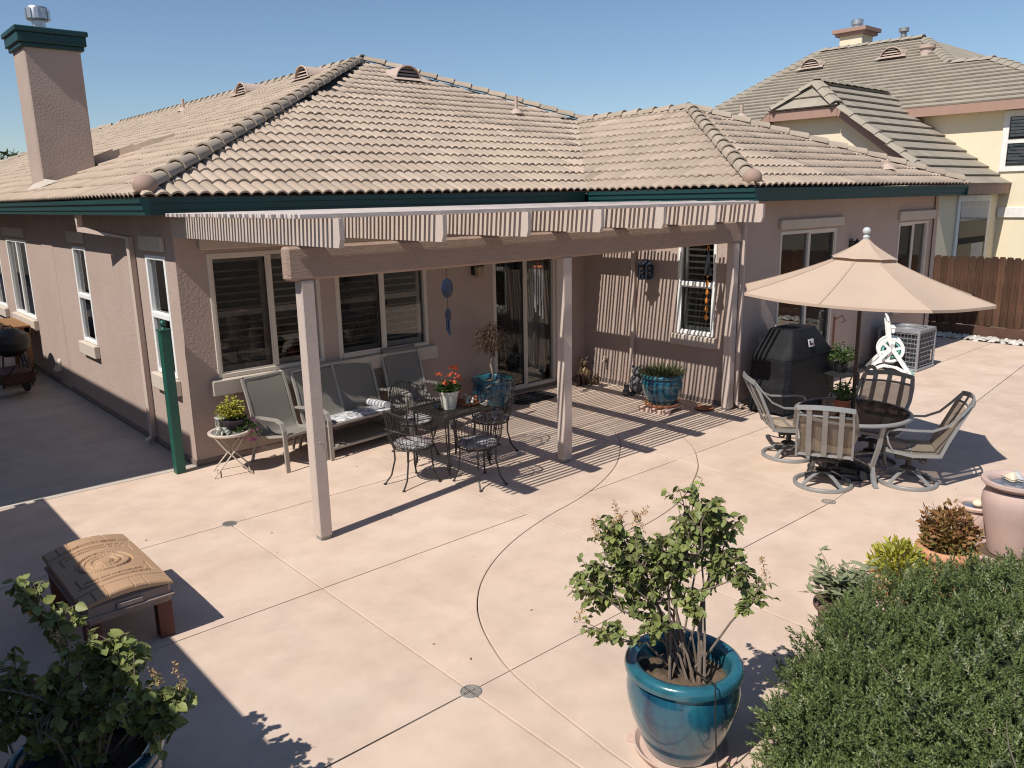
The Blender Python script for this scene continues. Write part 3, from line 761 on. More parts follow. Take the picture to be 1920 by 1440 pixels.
for x, y, z, h, r_ in ((11.575, 12.88, on_front(0, 12.88), .38, .035), (8.74, 23.4, on_left(8.74), .36, .04), (14.21, 9.3, on_wing(9.3), .30, .035), (14.82, 6.67, on_wing(6.67), .22, .03)):
    b = MB(); b.tube([(x, y, z - .02), (x, y, z + h)], r_, 12); b.lathe([(.16, .0), (.10, .06), (r_ + .015, .10), (r_, .10)], 16, (x, y, z + .035))
    b.build('vent_pipe', vent_m, house, smooth=35, world=True)
# raised tile edge that runs up the slope from the chimney
cr_ = MB()
for i in range(4):
    t0, t1 = i / 4, (i + 1) / 4
    xa, xb = 4.12 + 1.25 * t0, 4.12 + 1.25 * t1; ya, yb = 15.42 - .5 * t0, 15.42 - .5 * t1; h = .17 * (1 - i * .2)
    za, zb = on_left(xa) + .05, on_left(xb) + .05
    cr_.add([(xa, ya, za), (xb, yb, zb), (xb, yb, zb + h), (xa, ya, za + h), (xa, ya + .9, za + .03), (xb, yb + .9, zb + .03)], [(0, 1, 2, 3), (3, 2, 5, 4), (0, 3, 4), (1, 5, 2)])
cr_.build('cricket_edge', tile_m, house, world=True)
# chimney
CX0, CX1, CY0, CY1 = 3.272, 4.10, 15.2, 15.98
ch = MB(); ch.box(CX0, CX1, CY0, CY1, 0.0, 5.6, b=.02); cho = ch.build('chimney', stucco, house, world=True)
cp = MB()
for e, z0_, z1_ in ((.05, 5.56, 5.63), (.085, 5.63, 5.78), (.115, 5.78, 5.86)): cp.box(CX0 - e, CX1 + e, CY0 - e, CY1 + e, z0_, z1_, b=.012)
cp.build('chimney_cap', teal, cho)
fl = MB(); fl.lathe([(.10, 5.85), (.10, 6.03), (.085, 6.03)], 20, (3.62, 15.55, 0)); fl.lathe([(.15, 6.03), (.165, 6.05), (.165, 6.2), (.15, 6.235), (.02, 6.25)], 20, (3.62, 15.55, 0))
for k in range(10):
    t = 2 * PI * k / 10; fl.box(-.008, .008, -.03, .03, 6.05, 6.2, t, (3.62 + .17 * math.cos(t), 15.55 + .17 * math.sin(t), 0))
fl.build('flue', steel, cho, smooth=35)
fsh = MB(); fsh.add([(3.16, 15.05, on_left(3.16) + .075), (3.45, 14.98, on_left(3.45) + .075), (3.30, 15.19, on_left(3.3) + .17), (3.26, 15.9, on_left(3.26) + .11), (3.14, 15.8, on_left(3.14) + .07)], [(0, 1, 2), (0, 2, 3, 4)]); fsh.build('chimney_flashing', edge_m, cho)
# downspouts and small wall fittings
def downspout(pts, r_=.034, parent=house, mat=downs_m):
    b = MB(); b.bar(pts, .075, .06, (1, .3, 0) if abs(pts[0][0] - pts[1][0]) < 1e-3 else (0, 1, 0)); return b.build('downspout', mat, parent, world=True)
downspout([(2.93, 11.95, ZS + .03), (2.93, 11.95, 2.80), (3.235, 10.95, 2.70), (3.235, 10.95, .10), (3.16, 10.95, .03)])
downspout([(10.025, 9.02 - .6, 2.96), (10.025, 8.42, .12), (9.97, 8.40, .05)])
downspout([(10.105, 6.49, 2.95), (10.105, 6.49, .1), (10.12, 6.40, .04)])
downspout([(16.70, 6.485, 2.97), (16.70, 6.485, .1), (16.7, 6.40, .04)])
hv = MB(); hv.add([(XD, 15.75, .27), (XD, 15.95, .27), (XD, 15.95, .5), (XD, 15.75, .5), (XD - .12, 15.75, .27), (XD - .12, 15.95, .27)], [(0, 4, 5, 1), (3, 2, 5, 4), (0, 3, 4), (1, 5, 2)]); hv.build('vent_hood', edge_m, house, world=True)
def sconce(p, label):
    b = MB(); x, y, z = p
    b.box(x - .06, x + .06, y - .015, y, z - .14, z + .10); b.box(x - .012, x + .012, y - .12, y - .015, z + .05, z + .07)
    o = b.build('wall_lamp', iron, house, world=True); o['label'] = label
    MB().lathe([(.05, -.17), (.075, -.02), (.065, .0)], 8, (x, y - .11, z)).build('lamp_glass', amber, o)
    MB().lathe([(.095, .0), (.03, .07), (.01, .11)], 8, (x, y - .11, z)).build('lamp_cap', iron, o)
sconce((7.66, YA, 2.12), 'dark wall lamp between window and pergola door'); sconce((13.38, YC, 2.22), 'dark wall lamp beside the patio door'); 
# ------------------------------------------------------------------ pergola
per = thing('pergola', 'pale painted wood pergola with slatted roof over the house patio', 'pergola', (3.34, 6.53, 0))
def wbar(b, x0, x1, y0, y1, z0, z1, ch=.012): return b.box(x0, x1, y0, y1, z0, z1, b=ch)
for x0, x1, lab in ((3.277, 3.402, None), (6.50, 6.635, None), (9.872, 10.0, None)):
    p = wbar(MB(), x0, x1, 6.475, 6.60, .035, 2.432, .008).build('post', perg_m, per, world=True)
    q = MB(); q.box(x0 + .012, x1 - .012, 6.49, 6.585, 0, .04); q.build('post_shoe', drain_m, p)
wbar(MB(), 3.165, 10.04, 6.47, 6.605, 2.432, 2.727, .022).build('beam', beam_m, per, world=True)
rme = {}
def rafter_mesh(y0, y1):
    b = MB(); b.prism([(y0, 2.80), (y0 + .025, 2.735), (y1, 2.735), (y1, 2.967), (y0, 2.967)], .045, 'x', 0); return b.mesh('rafter', perg_m)
rm = rafter_mesh(5.745, 9.52)
for x in (3.275, 4.285, 5.30, 6.31, 7.325, 8.34, 9.345): inst('rafter', rm, per, (x - 3.34, -6.53 + random.uniform(-.012, .012), 0))
lg = MB(); lg.box(3.29, 10.04, 9.485, 9.53, 2.60 + .14, 2.967); lg.build('ledger', perg_m, per, world=True)
sb = MB(); sb.box(0, 6.42, -.0158, .0158, 0, .038, b=.003); sm = sb.mesh('slat', slat_m)
y = 5.865
while y < 9.04:
    j = random.uniform(-.018, .018)
    inst('slat', sm, per, (2.985 + .085 * (y - 5.8) / 3.2 + j - 3.34, y - 6.53 + random.gauss(0, .003), 2.968 + random.uniform(0, .003)), (random.gauss(0, .03), random.gauss(0, .0006), random.gauss(0, .0011)))
    y += .0695
hk = MB(); hk.ball((3.34, 6.465, .96), .012, 8, 6); hk.build('bolt', drain_m, per, world=True)

# ------------------------------------------------------------------ neighbour house on the right
K = 1.12
def nb(x, y, z): return (x * K, y * K, 3.1 + (z - 3.1) * K)
def nv(x, y, z): return Vector(nb(x, y, z))
nh = thing('neighbour_house', 'cream two-storey house with brown-grey flat tile roofs behind the right fence', 'house', nb(22, 7.1, 0.33))
def coursed(pts, name, step=.37, mat=nbt, lipn=.06):
    """Roof plane of flat tiles in stepped courses; first edge is the eave. Tiles are split along the course with staggered joints."""
    O, A = pts[0], pts[1]; u = (A - O).normalized(); n = (A - O).cross(pts[2] - O).normalized()
    if n.z < 0: n = -n
    v = n.cross(u)
    if v.z < 0: v = -v
    bm = bmesh.new(); P2 = [((p - O).dot(u), (p - O).dot(v)) for p in pts]
    umin, umax = min(p[0] for p in P2), max(p[0] for p in P2); vmax = max(p[1] for p in P2); cen = sum((Vector(p) for p in P2), Vector((0, 0))) / len(P2)
    r = 0; out = bmesh.new()
    while r * step < vmax:
        bm = bmesh.new(); v0 = r * step - .03; off = (r % 2) * .2 + random.uniform(0, .1); x = umin - .5
        while x < umax + .5:
            g_ = .0012; z1 = lipn + random.uniform(-.0015, .0025)
            q = [(x + off + g_, v0, z1), (x + off + .42 - g_, v0, z1), (x + off + .42 - g_, v0 + step + .02, .004), (x + off + g_, v0 + step + .02, .004), (x + off + g_, v0, z1 - .045), (x + off + .42 - g_, v0, z1 - .045)]
            vs = [bm.verts.new(c) for c in q]; bm.faces.new(vs[:4]); bm.faces.new((vs[4], vs[5], vs[1], vs[0])); x += .42
        for i in range(1, len(P2)):
            a, b = Vector(P2[i]), Vector(P2[(i + 1) % len(P2)]); e = b - a; nn = Vector((e.y, -e.x, 0)).normalized()
            if nn.x * (cen.x - a.x) + nn.y * (cen.y - a.y) > 0: nn = -nn
            bmesh.ops.bisect_plane(bm, geom=bm.verts[:] + bm.edges[:] + bm.faces[:], plane_co=(a.x, a.y, 0), plane_no=nn, clear_outer=True, dist=1e-5)
        mp = {q: out.verts.new(O + u * q.co.x + v * q.co.y + n * q.co.z) for q in bm.verts}
        for f in bm.faces: out.faces.new([mp[q] for q in f.verts])
        bm.free(); r += 1
    d = MB().add([tuple(p - n * .008) for p in pts], [tuple(range(len(pts)))]); ro = d.build('roof', deck_m, nh, world=True); ro['label'] = name
    me = bpy.data.meshes.new('flat_roof_tiles'); out.to_mesh(me); out.free(); me.materials.append(mat)
    o = inst('flat_roof_tiles', me, ro); o['kind'] = 'stuff'
    return ro
def ncaps(a, b, ro, w_=.20, step=.4):
    d = b - a; n = int(d.length / step); dd = d.normalized(); s = dd.cross(Vector((0, 0, 1))).normalized(); up = s.cross(dd)
    if not hasattr(ncaps, 'me'):
        m = MB(); m.add([(-w_, 0, -.05), (-w_ * .45, 0, .05), (w_ * .45, 0, .05), (w_, 0, -.05), (-w_ * .93, .44, -.07), (-w_ * .4, .44, .015), (w_ * .4, .44, .015), (w_ * .93, .44, -.07), (-w_, 0, -.08), (-w_ * .45, 0, .015), (w_ * .45, 0, .015), (w_, 0, -.08)],
                        [(0, 1, 5, 4), (1, 2, 6, 5), (2, 3, 7, 6), (8, 9, 1, 0), (9, 10, 2, 1), (10, 11, 3, 2)]); ncaps.me = m.mesh('hip_tile', nbt)
    for i in range(n):
        inst('hip_tile', ncaps.me, ro, mat4=Matrix(frame4(a + dd * (i * step) + Vector((0, 0, .06)), dd, roll=random.gauss(0, .02)).tolist()))
# upper storey roof, one plane rising away from the patio side
UE = [nv(21.5, 16.25, 5.08), nv(21.5, 5.3, 5.08), nv(24.72, 8.52, 6.43), nv(24.9, 9.65, 6.50), nv(27.95, 11.75, 7.79), nv(28.15, 15.35, 7.87)]
ur = coursed([UE[0], nv(21.5, 9.65, 5.08), UE[3], UE[4], UE[5]], 'upper main slope of the cream house')
coursed([nv(21.5, 9.65, 5.08), UE[1], UE[2], UE[3]], 'upper right slope of the cream house')
ncaps(UE[1], UE[2], ur); ncaps(UE[2], UE[3], ur); ncaps(UE[3], UE[4], ur); ncaps(UE[4], UE[5], ur); ncaps(UE[0], UE[5], ur)
bk = MB(); bk.add([tuple(p) for p in (UE[1], nv(30, 5.3, 5.08), nv(30, 8.5, 6.4), UE[2])], [(0, 1, 2, 3)]); bk.add([tuple(p) for p in (UE[2], nv(30, 8.5, 6.4), nv(33, 11.7, 7.0), UE[4], UE[3])], [(0, 1, 2, 3, 4)]); bk.add([tuple(p) for p in (UE[4], nv(34, 11.75, 5.08), nv(34, 15.4, 5.08), UE[5])], [(0, 1, 2, 3)]); bk.add([tuple(p) for p in (UE[5], nv(34, 15.4, 5.08), nv(34, 18, 5.08), UE[0])], [(0, 1, 2, 3)])
bk.build('roof', nbt, nh, world=True)['label'] = 'far slopes of the upper roof'
fa = MB(); a, b = nv(21.47, 5.25, 4.86), nv(21.53, 16.25, 5.075); fa.box(a.x, b.x, a.y, b.y, a.z, b.z); a, b = nv(21.53, 5.25, 4.86), nv(30, 5.32, 5.07); fa.box(a.x, b.x, a.y, b.y, a.z, b.z); fa.build('fascia', nbf, nh, world=True)
a, b = nv(21.53, 5.32, 4.88), nv(30, 16.2, 4.90); MB().box(a.x, b.x, a.y, b.y, a.z, b.z).build('soffit', nbw, nh, world=True)
def nbox(x0, x1, y0, y1, z0, z1, name, mat, parent=nh, b=0.):
    p, q = nb(x0, y0, z0), nb(x1, y1, z1)
    return MB().box(p[0], q[0], p[1], q[1], p[2], q[2], b=b).build(name, mat, parent, world=True)
nbox(21.82, 30, 5.75, 15.9, .30, 4.89, 'wall', nbw)
# lower wing: gable with clipped peak towards the patio, front slope with its eave along x
LY, RYr = 6.9, 10.16; LZ, RZ = 3.20, 5.60; GX = 18.0
def lz(y): return LZ + (RZ - LZ) * (y - LY) / (RYr - LY)
jy0, jy1, jz = 9.32, 11.0, lz(9.32)
LE = [nv(GX, LY, LZ), nv(22.15, LY, LZ), nv(22.15, RYr, RZ), nv(18.55, RYr, RZ), nv(GX, jy0, jz)]
lr = coursed(LE, 'front slope of the lower cream wing')
JE = [nv(GX, jy1, jz), nv(GX, jy0, jz), nv(18.55, RYr, RZ)]
jr = coursed(JE, 'clipped gable end of the lower wing')
ncaps(LE[0], LE[4], lr); ncaps(JE[1], JE[2], jr); ncaps(JE[0], JE[2], jr); ncaps(LE[3], LE[2], lr)
bk = MB(); bk.add([tuple(p) for p in (nv(18.55, RYr, RZ), nv(22.15, RYr, RZ), nv(22.15, 2 * RYr - LY, LZ), nv(GX, 2 * RYr - LY, LZ), nv(GX, jy1, jz))], [(0, 1, 2, 3, 4)]); bk.build('roof', nbt, nh, world=True)['label'] = 'back slope of the lower wing'
fa = MB()
def slantbox(a, b, h, t):
    a, b = Vector(a), Vector(b); d = (b - a).normalized(); s = Vector((t, 0, 0))
    fa.add([tuple(q) for q in (a, b, b - Vector((0, 0, h)), a - Vector((0, 0, h)), a + s, b + s, b + s - Vector((0, 0, h)), a + s - Vector((0, 0, h)))], [(0, 1, 2, 3), (4, 5, 6, 7), (0, 1, 5, 4), (3, 2, 6, 7), (0, 3, 7, 4), (1, 2, 6, 5)])
slantbox(nb(GX + .01, LY, LZ - .02), nb(GX + .01, jy0, jz - .02), .24, .05); slantbox(nb(GX + .01, jy0 + .01, jz - .02), nb(GX + .01, jy1, jz - .02), .24, .05); slantbox(nb(GX + .01, 2 * RYr - LY, LZ - .02), nb(GX + .01, jy1 + .01, jz - .02), .24, .05)
p, q = nb(GX + .07, LY - .02, LZ - .22), nb(22.15, LY + .02, LZ - .005); fa.box(p[0], q[0], p[1], q[1], p[2], q[2])
fa.build('fascia', nbf, nh, world=True)
sf = MB(); sf.add([nb(GX + .06, LY + .03, LZ - .2), nb(18.4, LY + .03, LZ - .2), nb(18.4, jy0, jz - .2), nb(GX + .06, jy0, jz - .2), nb(18.4, jy1, jz - .2), nb(GX + .06, jy1, jz - .2)], [(0, 1, 2, 3), (3, 2, 4, 5)]); sf.build('soffit', nbw, nh, world=True)
gp = [(7.1, .3), (13.2, .3), (13.2, LZ), (jy1 - .05, jz - .12), (jy0 + .05, jz - .12), (7.1, lz(7.1) - .12)]
gw = MB(); gw.prism([(nb(0, y, z)[1], nb(0, y, z)[2]) for y, z in gp], (21.85 - 18.3) * K, 'x', 18.3 * K); gw.build('wall', nbw, nh, world=True)
def nwin(axis, c, u0, u1, z0, z1, label, shut):
    e = .14
    if axis == 'Y':
        o = nbox(u0 - e, u1 + e, c - .045, c + .0, z0 - e, z1 + e, 'window', nbtrim, b=.01); o['label'] = label
        zm = (z0 + z1) / 2 + .1
        nbox(u0, u1, c - .055, c - .045, zm + .07, z1, 'pane', glass_s, o); nbox(u0, u1, c - .055, c - .045, z0, zm - .07, 'pane', glass_s, o)
        nbox(u0 + .01, u1 - .01, c - .044 + .0, c - .043, z1 - .42, z1, 'roller_blind', blind_m, o).location.y -= .006
        nbox(u0 + .01, u1 - .01, c - .0435, c - .0425, z0, z1, 'opening', dark_m, o).location.y -= .004
        nbox(u0 + .5 * (u1 - u0), u1 - .12, c - .044, c - .043, z0, zm - .08, 'curtain', blind_m, o).location.y -= .006
    else:
        o = nbox(c - .045, c, u0 - e, u1 + e, z0 - e, z1 + e, 'window', nbtrim, b=.01); o['label'] = label
        zm = (z0 + z1) / 2
        for q, q2 in ((z0, zm - .05), (zm + .05, z1)):
            nbox(c - .0445, c - .0435, u0, u1, q, q2, 'opening', dark_m, o).location.x -= .004
            k = q + .05
            while k < q2 - .02:
                nbox(c - .052, c - .048, u0 + .03, u1 - .03, k, k + .055, 'louver', shut_w, o); k += .075
            nbox(c - .060, c - .057, u0, u1, q, q2, 'pane', glass_n, o)
nwin('Y', 7.1, 19.45, 21.1, .9, 2.83, 'shaded ground-floor window with half-drawn blind', None)
nwin('X', 21.82, 6.1, 7.02, 3.62, 4.72, 'sunlit upstairs window with white shutters', True)
nbox(21.77, 21.821, 5.75, 7.08, 2.42, 2.66, 'trim_band', nbtrim, b=.01)
# its chimney and roof fittings
c = nbox(28.3, 29.1, 13.95, 14.75, 7.4, 8.30, 'chimney', nbw, b=.02)
nbox(28.2, 29.2, 13.84, 14.86, 8.28, 8.38, 'chimney_cap', nbf, c); nbox(28.12, 29.28, 13.76, 14.94, 8.38, 8.50, 'chimney_cap', nbf, c)
p = nb(28.7, 14.35, 8.46); fl = MB(); fl.lathe([(.17, 0), (.17, .22), (.22, .23), (.22, .40), (.17, .42), (.01, .43)], 18, p); fl.build('flue', steel, c, smooth=35)
for x, y in ((26.0, 14.5), (25.95, 11.85)):
    z = 5.08 + .42 * (x - 21.5); dormer_vent(nb(x, y, z + .07), (-1, 0, 0), .75, .34, nh)
p = nb(26.2, 10.9, 5.08 + .42 * 4.7); b = MB(); b.lathe([(.22, -.1), (.2, .12), (.26, .14), (.26, .24), (.02, .28)], 16, p); b.build('vent_pipe', vent_m, nh, smooth=35, world=True)
p = nb(28.4, 12.6, 7.9); b = MB(); b.lathe([(.1, -.2), (.1, .25), (.17, .27), (.17, .40), (.02, .43)], 16, p); b.build('vent_pipe', drain_m, nh, smooth=35, world=True)

# ------------------------------------------------------------------ board fence on the right
fe = thing('board_fence', 'weathered red-brown board fence along the right end of the patio', 'fence', (18.8, 7.0, 0))
bmh = {}
fb_ = MB(); fb_.prism([(-.068, .24), (.068, .24), (.068, 1.655), (.045, 1.70), (-.045, 1.70), (-.068, 1.655)], .018, 'x', 0); fbm = fb_.mesh('board', fence_m)
y = -1.0
while y < 13:
    inst('board', fbm, fe, (random.uniform(0, .008), y - 7.0, random.uniform(-.02, .02)), (0, random.gauss(0, .004), random.gauss(0, .02))); y += .141
fr = MB()
for z in (.42, 1.42): fr.box(18.825, 18.865, -1.1, 13.1, z, z + .09)
fr.build('rail', rail_m, fe, world=True)
for k in range(7): 
    MB().box(18.87, 18.96, -1 + k * 2.35, -.91 + k * 2.35, 0, 1.62).build('fence_post', rail_m, fe, world=True)
MB().box(18.775, 18.818, -1.1, 13.1, -.02, .235, b=.004).build('kickboard', rail_m, fe, world=True)
sb_ = MB()
for i in range(420):
    s = random.uniform(.03, .075); t = Vector((random.uniform(18.29, 18.72), random.uniform(1.5, 7.1), random.uniform(-.01, .03)))
    n_ = [(random.uniform(.75, 1.2)) for _ in range(14)]
    ring = [(t.x, t.y, t.z - s * .4)]; vs = [(t.x + s * n_[k] * math.cos(PI * k / 3), t.y + s * n_[k + 1] * math.sin(PI * k / 3), t.z) for k in range(6)] + [(t.x + s * .5 * n_[k] * math.cos(PI * k / 3 + .4), t.y + s * .5 * math.sin(PI * k / 3 + .4), t.z + s * .62 * n_[k + 4]) for k in range(6)]
    sb_.add(vs, [(k, (k + 1) % 6, 6 + (k + 1) % 6, 6 + k) for k in range(6)] + [(6, 7, 8, 9, 10, 11)])
so2 = sb_.build('pebbles', stone_m); tag(so2, 'pale pebbles filling the strip below the board fence', 'pebbles', kind='stuff')

# ------------------------------------------------------------------ left side: fence and two-storey house, both out of view, sized to cast the left shade
lf = thing('board_fence', 'tall plain board fence out of view on the left, sized to shade the patio edge', 'fence', (-.45, 4.5, 0))
l0 = MB(); l0.prism([(-.068, .02), (.068, .02), (.068, 2.55), (-.068, 2.55)], .018, 'x', 0); lm = l0.mesh('board', fence_m)
y = .8
while y < 9.36: inst('board', lm, lf, (0, y - 4.5, 0)); y += .1365
l1 = MB(); 
for z in (.4, 1.4, 2.3): l1.box(-.49, -.451, .75, 9.4, z, z + .09)
l1.build('rail', rail_m, lf, world=True)
MB().box(-.50, -.42, .72, 9.40, 2.552, 2.575).build('cap_board', rail_m, lf, world=True)
ln = thing('neighbour_house', 'tall plain stucco house out of view on the left, sized to shade the side path', 'house', (-1.2, 9.4, 0))
q = MB(); q.box(-9, -1.55, 9.55, 45, 0, 5.5); q.build('wall', nbw, ln, world=True)
q = MB(); q.add([(-1.05, 9.15, 5.78), (-1.05, 46, 5.78), (-5.3, 46, 7.6), (-5.3, 9.15, 7.6), (-9.6, 9.15, 5.78), (-9.6, 46, 5.78), (-1.05, 9.15, 5.55), (-1.05, 46, 5.55), (-9.6, 9.15, 5.55), (-9.6, 46, 5.55)], [(0, 1, 2, 3), (3, 2, 5, 4), (0, 6, 7, 1), (0, 3, 4, 8, 6), (6, 8, 9, 7)]); q.build('roof', nbt, ln, world=True)
# green gate post with ball finial
gpst = thing('gate_post', 'dark green square gate post with ball finial at the house corner', 'post', (3.04, 9.45, 0))
MB().box(-.055, .055, -.055, .055, 0, 1.70, b=.006).build('shaft', dgreen, gpst)
b = MB(); b.box(-.065, .065, -.065, .065, 1.70, 1.722, b=.004); b.build('cap', dgreen, gpst)
b = MB(); b.lathe([(.03, 1.722), (.018, 1.745), (.03, 1.76), (.038, 1.785), (.03, 1.81), (.012, 1.823), (.0001, 1.826)], 16); b.build('ball_finial', dgreen, gpst, smooth=True)
# hedge-top tree far left, behind the house
def blob_tree(loc, h, r_, n, label, mat=tree_m):
    t = thing('tree', label, 'tree', loc)
    b = MB(); b.tube([(0, 0, 0), (.1, 0, h * .3), (.0, .1, h * .6), (.1, .1, h * .85)], [.28, .22, .15, .05], 8)
    for k in range(7):
        a = k * .9; b.tube([(0, 0, h * (.35 + .05 * k)), (r_ * .6 * math.cos(a), r_ * .6 * math.sin(a), h * (.55 + .05 * k))], [.1, .03], 6)
    b.build('trunk', bark, t)
    Mx = []
    for k in range(n):
        c = ndir() * (rng.random() ** .4); lump = 1 + .25 * math.sin(c[0] * 6 + 1) * math.cos(c[2] * 5); p = (c[0] * r_ * lump, c[1] * r_ * lump, h * .68 + c[2] * h * .34 * lump)
        Mx.append(frame4(p, ndir() + np.array([0, 0, -.2]), roll=rng.random() * 6, s=rng.uniform(.18, .36)))
    o = merged('crown', mat, *OVAL, Mx, t); return t
blob_tree((10.9, 62, 0), 6.6, 1.7, 4200, 'dark green tree top behind the far left end of the roof')
# ------------------------------------------------------------------ umbrella table set
TX, TY = 8.53, 4.0
tb = thing('patio_table', 'round glass-topped grey aluminium table with the umbrella pole through it', 'table', (TX, TY, 0))
MB().lathe([(.575, .700), (.605, .700), (.615, .712), (.612, .728), (.60, .735), (.575, .735), (.575, .700)], 64, cap=False).build('table_rim', alu, tb, smooth=35)
b = MB(); b.add([(.576 * math.cos(2 * PI * k / 64), .576 * math.sin(2 * PI * k / 64), z) for z in (.722, .729) for k in range(64)], [tuple(range(63, -1, -1)), tuple(range(64, 128))] + [(k, (k + 1) % 64, 64 + (k + 1) % 64, 64 + k) for k in range(64)])
b.build('glass_top', tglass, tb)
for k in range(4):
    a = PI / 4 + k * PI / 2 + .25; c, s = math.cos(a), math.sin(a)
    b = MB(); b.bar([(.55 * c, .55 * s, .69), (.50 * c, .50 * s, .45), (.42 * c, .42 * s, .22), (.46 * c, .46 * s, .07), (.52 * c, .52 * s, .0)], .05, .022, (-s, c, 0)); b.build('leg', alu, tb)
    b = MB(); b.bar([(.55 * c, .55 * s, .685), (.06 * c, .06 * s, .69)], .035, .018, (-s, c, 0)); b.bar([(.42 * c, .42 * s, .22), (.05 * c, .05 * s, .22)], .03, .016, (-s, c, 0)); b.build('brace', alu, tb)
b = MB(); b.tube([(.06 * math.cos(t), .06 * math.sin(t), .69) for t in np.linspace(0, 2 * PI, 16, False)], .012, 6, closed=True); b.tube([(.06 * math.cos(t), .06 * math.sin(t), .22) for t in np.linspace(0, 2 * PI, 16, False)], .012, 6, closed=True); b.build('pole_collar', alu, tb)
# umbrella
um = thing('patio_umbrella', 'beige octagonal market umbrella open over the round glass table', 'umbrella', (TX, TY, 0))
MB().lathe([(.27, 0), (.28, .02), (.26, .07), (.10, .10), (.045, .14), (.045, .36), (.0001, .36)], 32).build('base', char_m, um, smooth=35)
MB().tube([(0, 0, .1), (.0, .0, 1.2), (-.005, .01, 2.52)], .021, 12).build('pole', pole_m, um, smooth=True)
b = MB(); b.lathe([(.03, 0), (.034, .04), (.034, .12), (.02, .15)], 12, (.012, -.008, 1.02)); b.tube([(.03, -.03, 1.08), (.09, -.05, 1.09), (.09, -.05, 1.03)], .007, 6); b.build('crank', pole_m, um, smooth=35)
RIM, ZR, ZA = 1.285, 2.025, 2.50; tilt = Matrix.Rotation(R(2.3), 3, Vector((.66, .75, 0)))
PC = Vector((-.005, .012, 0))
def cp_(r, t, z):
    v = tilt @ Vector((r * math.cos(t), r * math.sin(t), z - 2.2)); return tuple(v + Vector((0, 0, 2.2)) + PC)
A0 = R(-41.3) + .10
rows = []; NS = 64
for i in range(15):
    f = i / 14; r = .05 + (RIM - .05) * f; row = []
    for k in range(NS + 1):
        t = A0 + 2 * PI * k / NS; ph = (k % 8) / 8.; flat = math.cos(PI / 8) / math.cos((ph - .5) * PI / 4)
        sag = -.028 * math.sin(PI * ph) * f * f - .035 * math.sin(PI * f)
        rr = r * (flat * (1 - .02 * math.sin(PI * ph) * f))
        row.append(cp_(rr, t, ZA + (ZR - ZA) * (.93 * f + .07 * f * f) + sag + .012 * math.sin(PI * ph) * (1 if f > .97 else 0)))
    rows.append(row)
b = MB(); b.sheet(rows)
hem = [Vector(rows[-1][k]) for k in range(NS + 1)]
b.sheet([[tuple(p) for p in hem], [tuple(p - Vector((0, 0, .028))) for p in hem]])
can = b.build('canopy', umb_m, um, smooth=8.5); rows_c = rows; seam_m = M('canopy_seam', (.47, .355, .27), .85)
rows = []
for i in range(7):
    f = i / 6; row = []
    for k in range(NS + 1):
        t = A0 + 2 * PI * k / NS; ph = (k % 8) / 8.
        row.append(cp_((.03 + .31 * f) * math.cos(PI / 8) / math.cos((ph - .5) * PI / 4), t, ZA + .105 - .195 * f ** .8 - .018 * abs(math.sin(PI * ph)) * f + .022 * math.sin(PI * ph) * f * f))
    rows.append(row)
b = MB(); b.sheet(rows); b.build('vent_cap', umb_m, can, smooth=30)
for k in range(8):
    t = A0 + 2 * PI * k / 8; b = MB(); b.bar([cp_(.05, t, ZA - .06), cp_(.7, t, (ZA + ZR) / 2 - .075), cp_(RIM * .97, t, ZR - .022)], .014, .012, (0, 0, 1)); b.build('rib', pole_m, um)
    b = MB(); b.bar([tuple(Vector(rows_c[i][k * 8]) + Vector((0, 0, .003))) for i in range(3, 15)], .016, .004, (-math.sin(t), math.cos(t), 0)); b.build('seam', seam_m, can)
    b = MB(); b.bar([(.02, 0, 1.93), cp_(.68, t, (ZA + ZR) / 2 - .085)], .012, .008, (0, 0, 1)); b.build('strut', pole_m, um)
b = MB(); p = Vector(cp_(0, 0, ZA + .10)); b.lathe([(.03, 0), (.036, .03), (.022, .05)], 14, tuple(p)); b.ball(tuple(p + Vector((0, 0, .088))), .042, 16, 12); b.build('finial', finw, um, smooth=True)
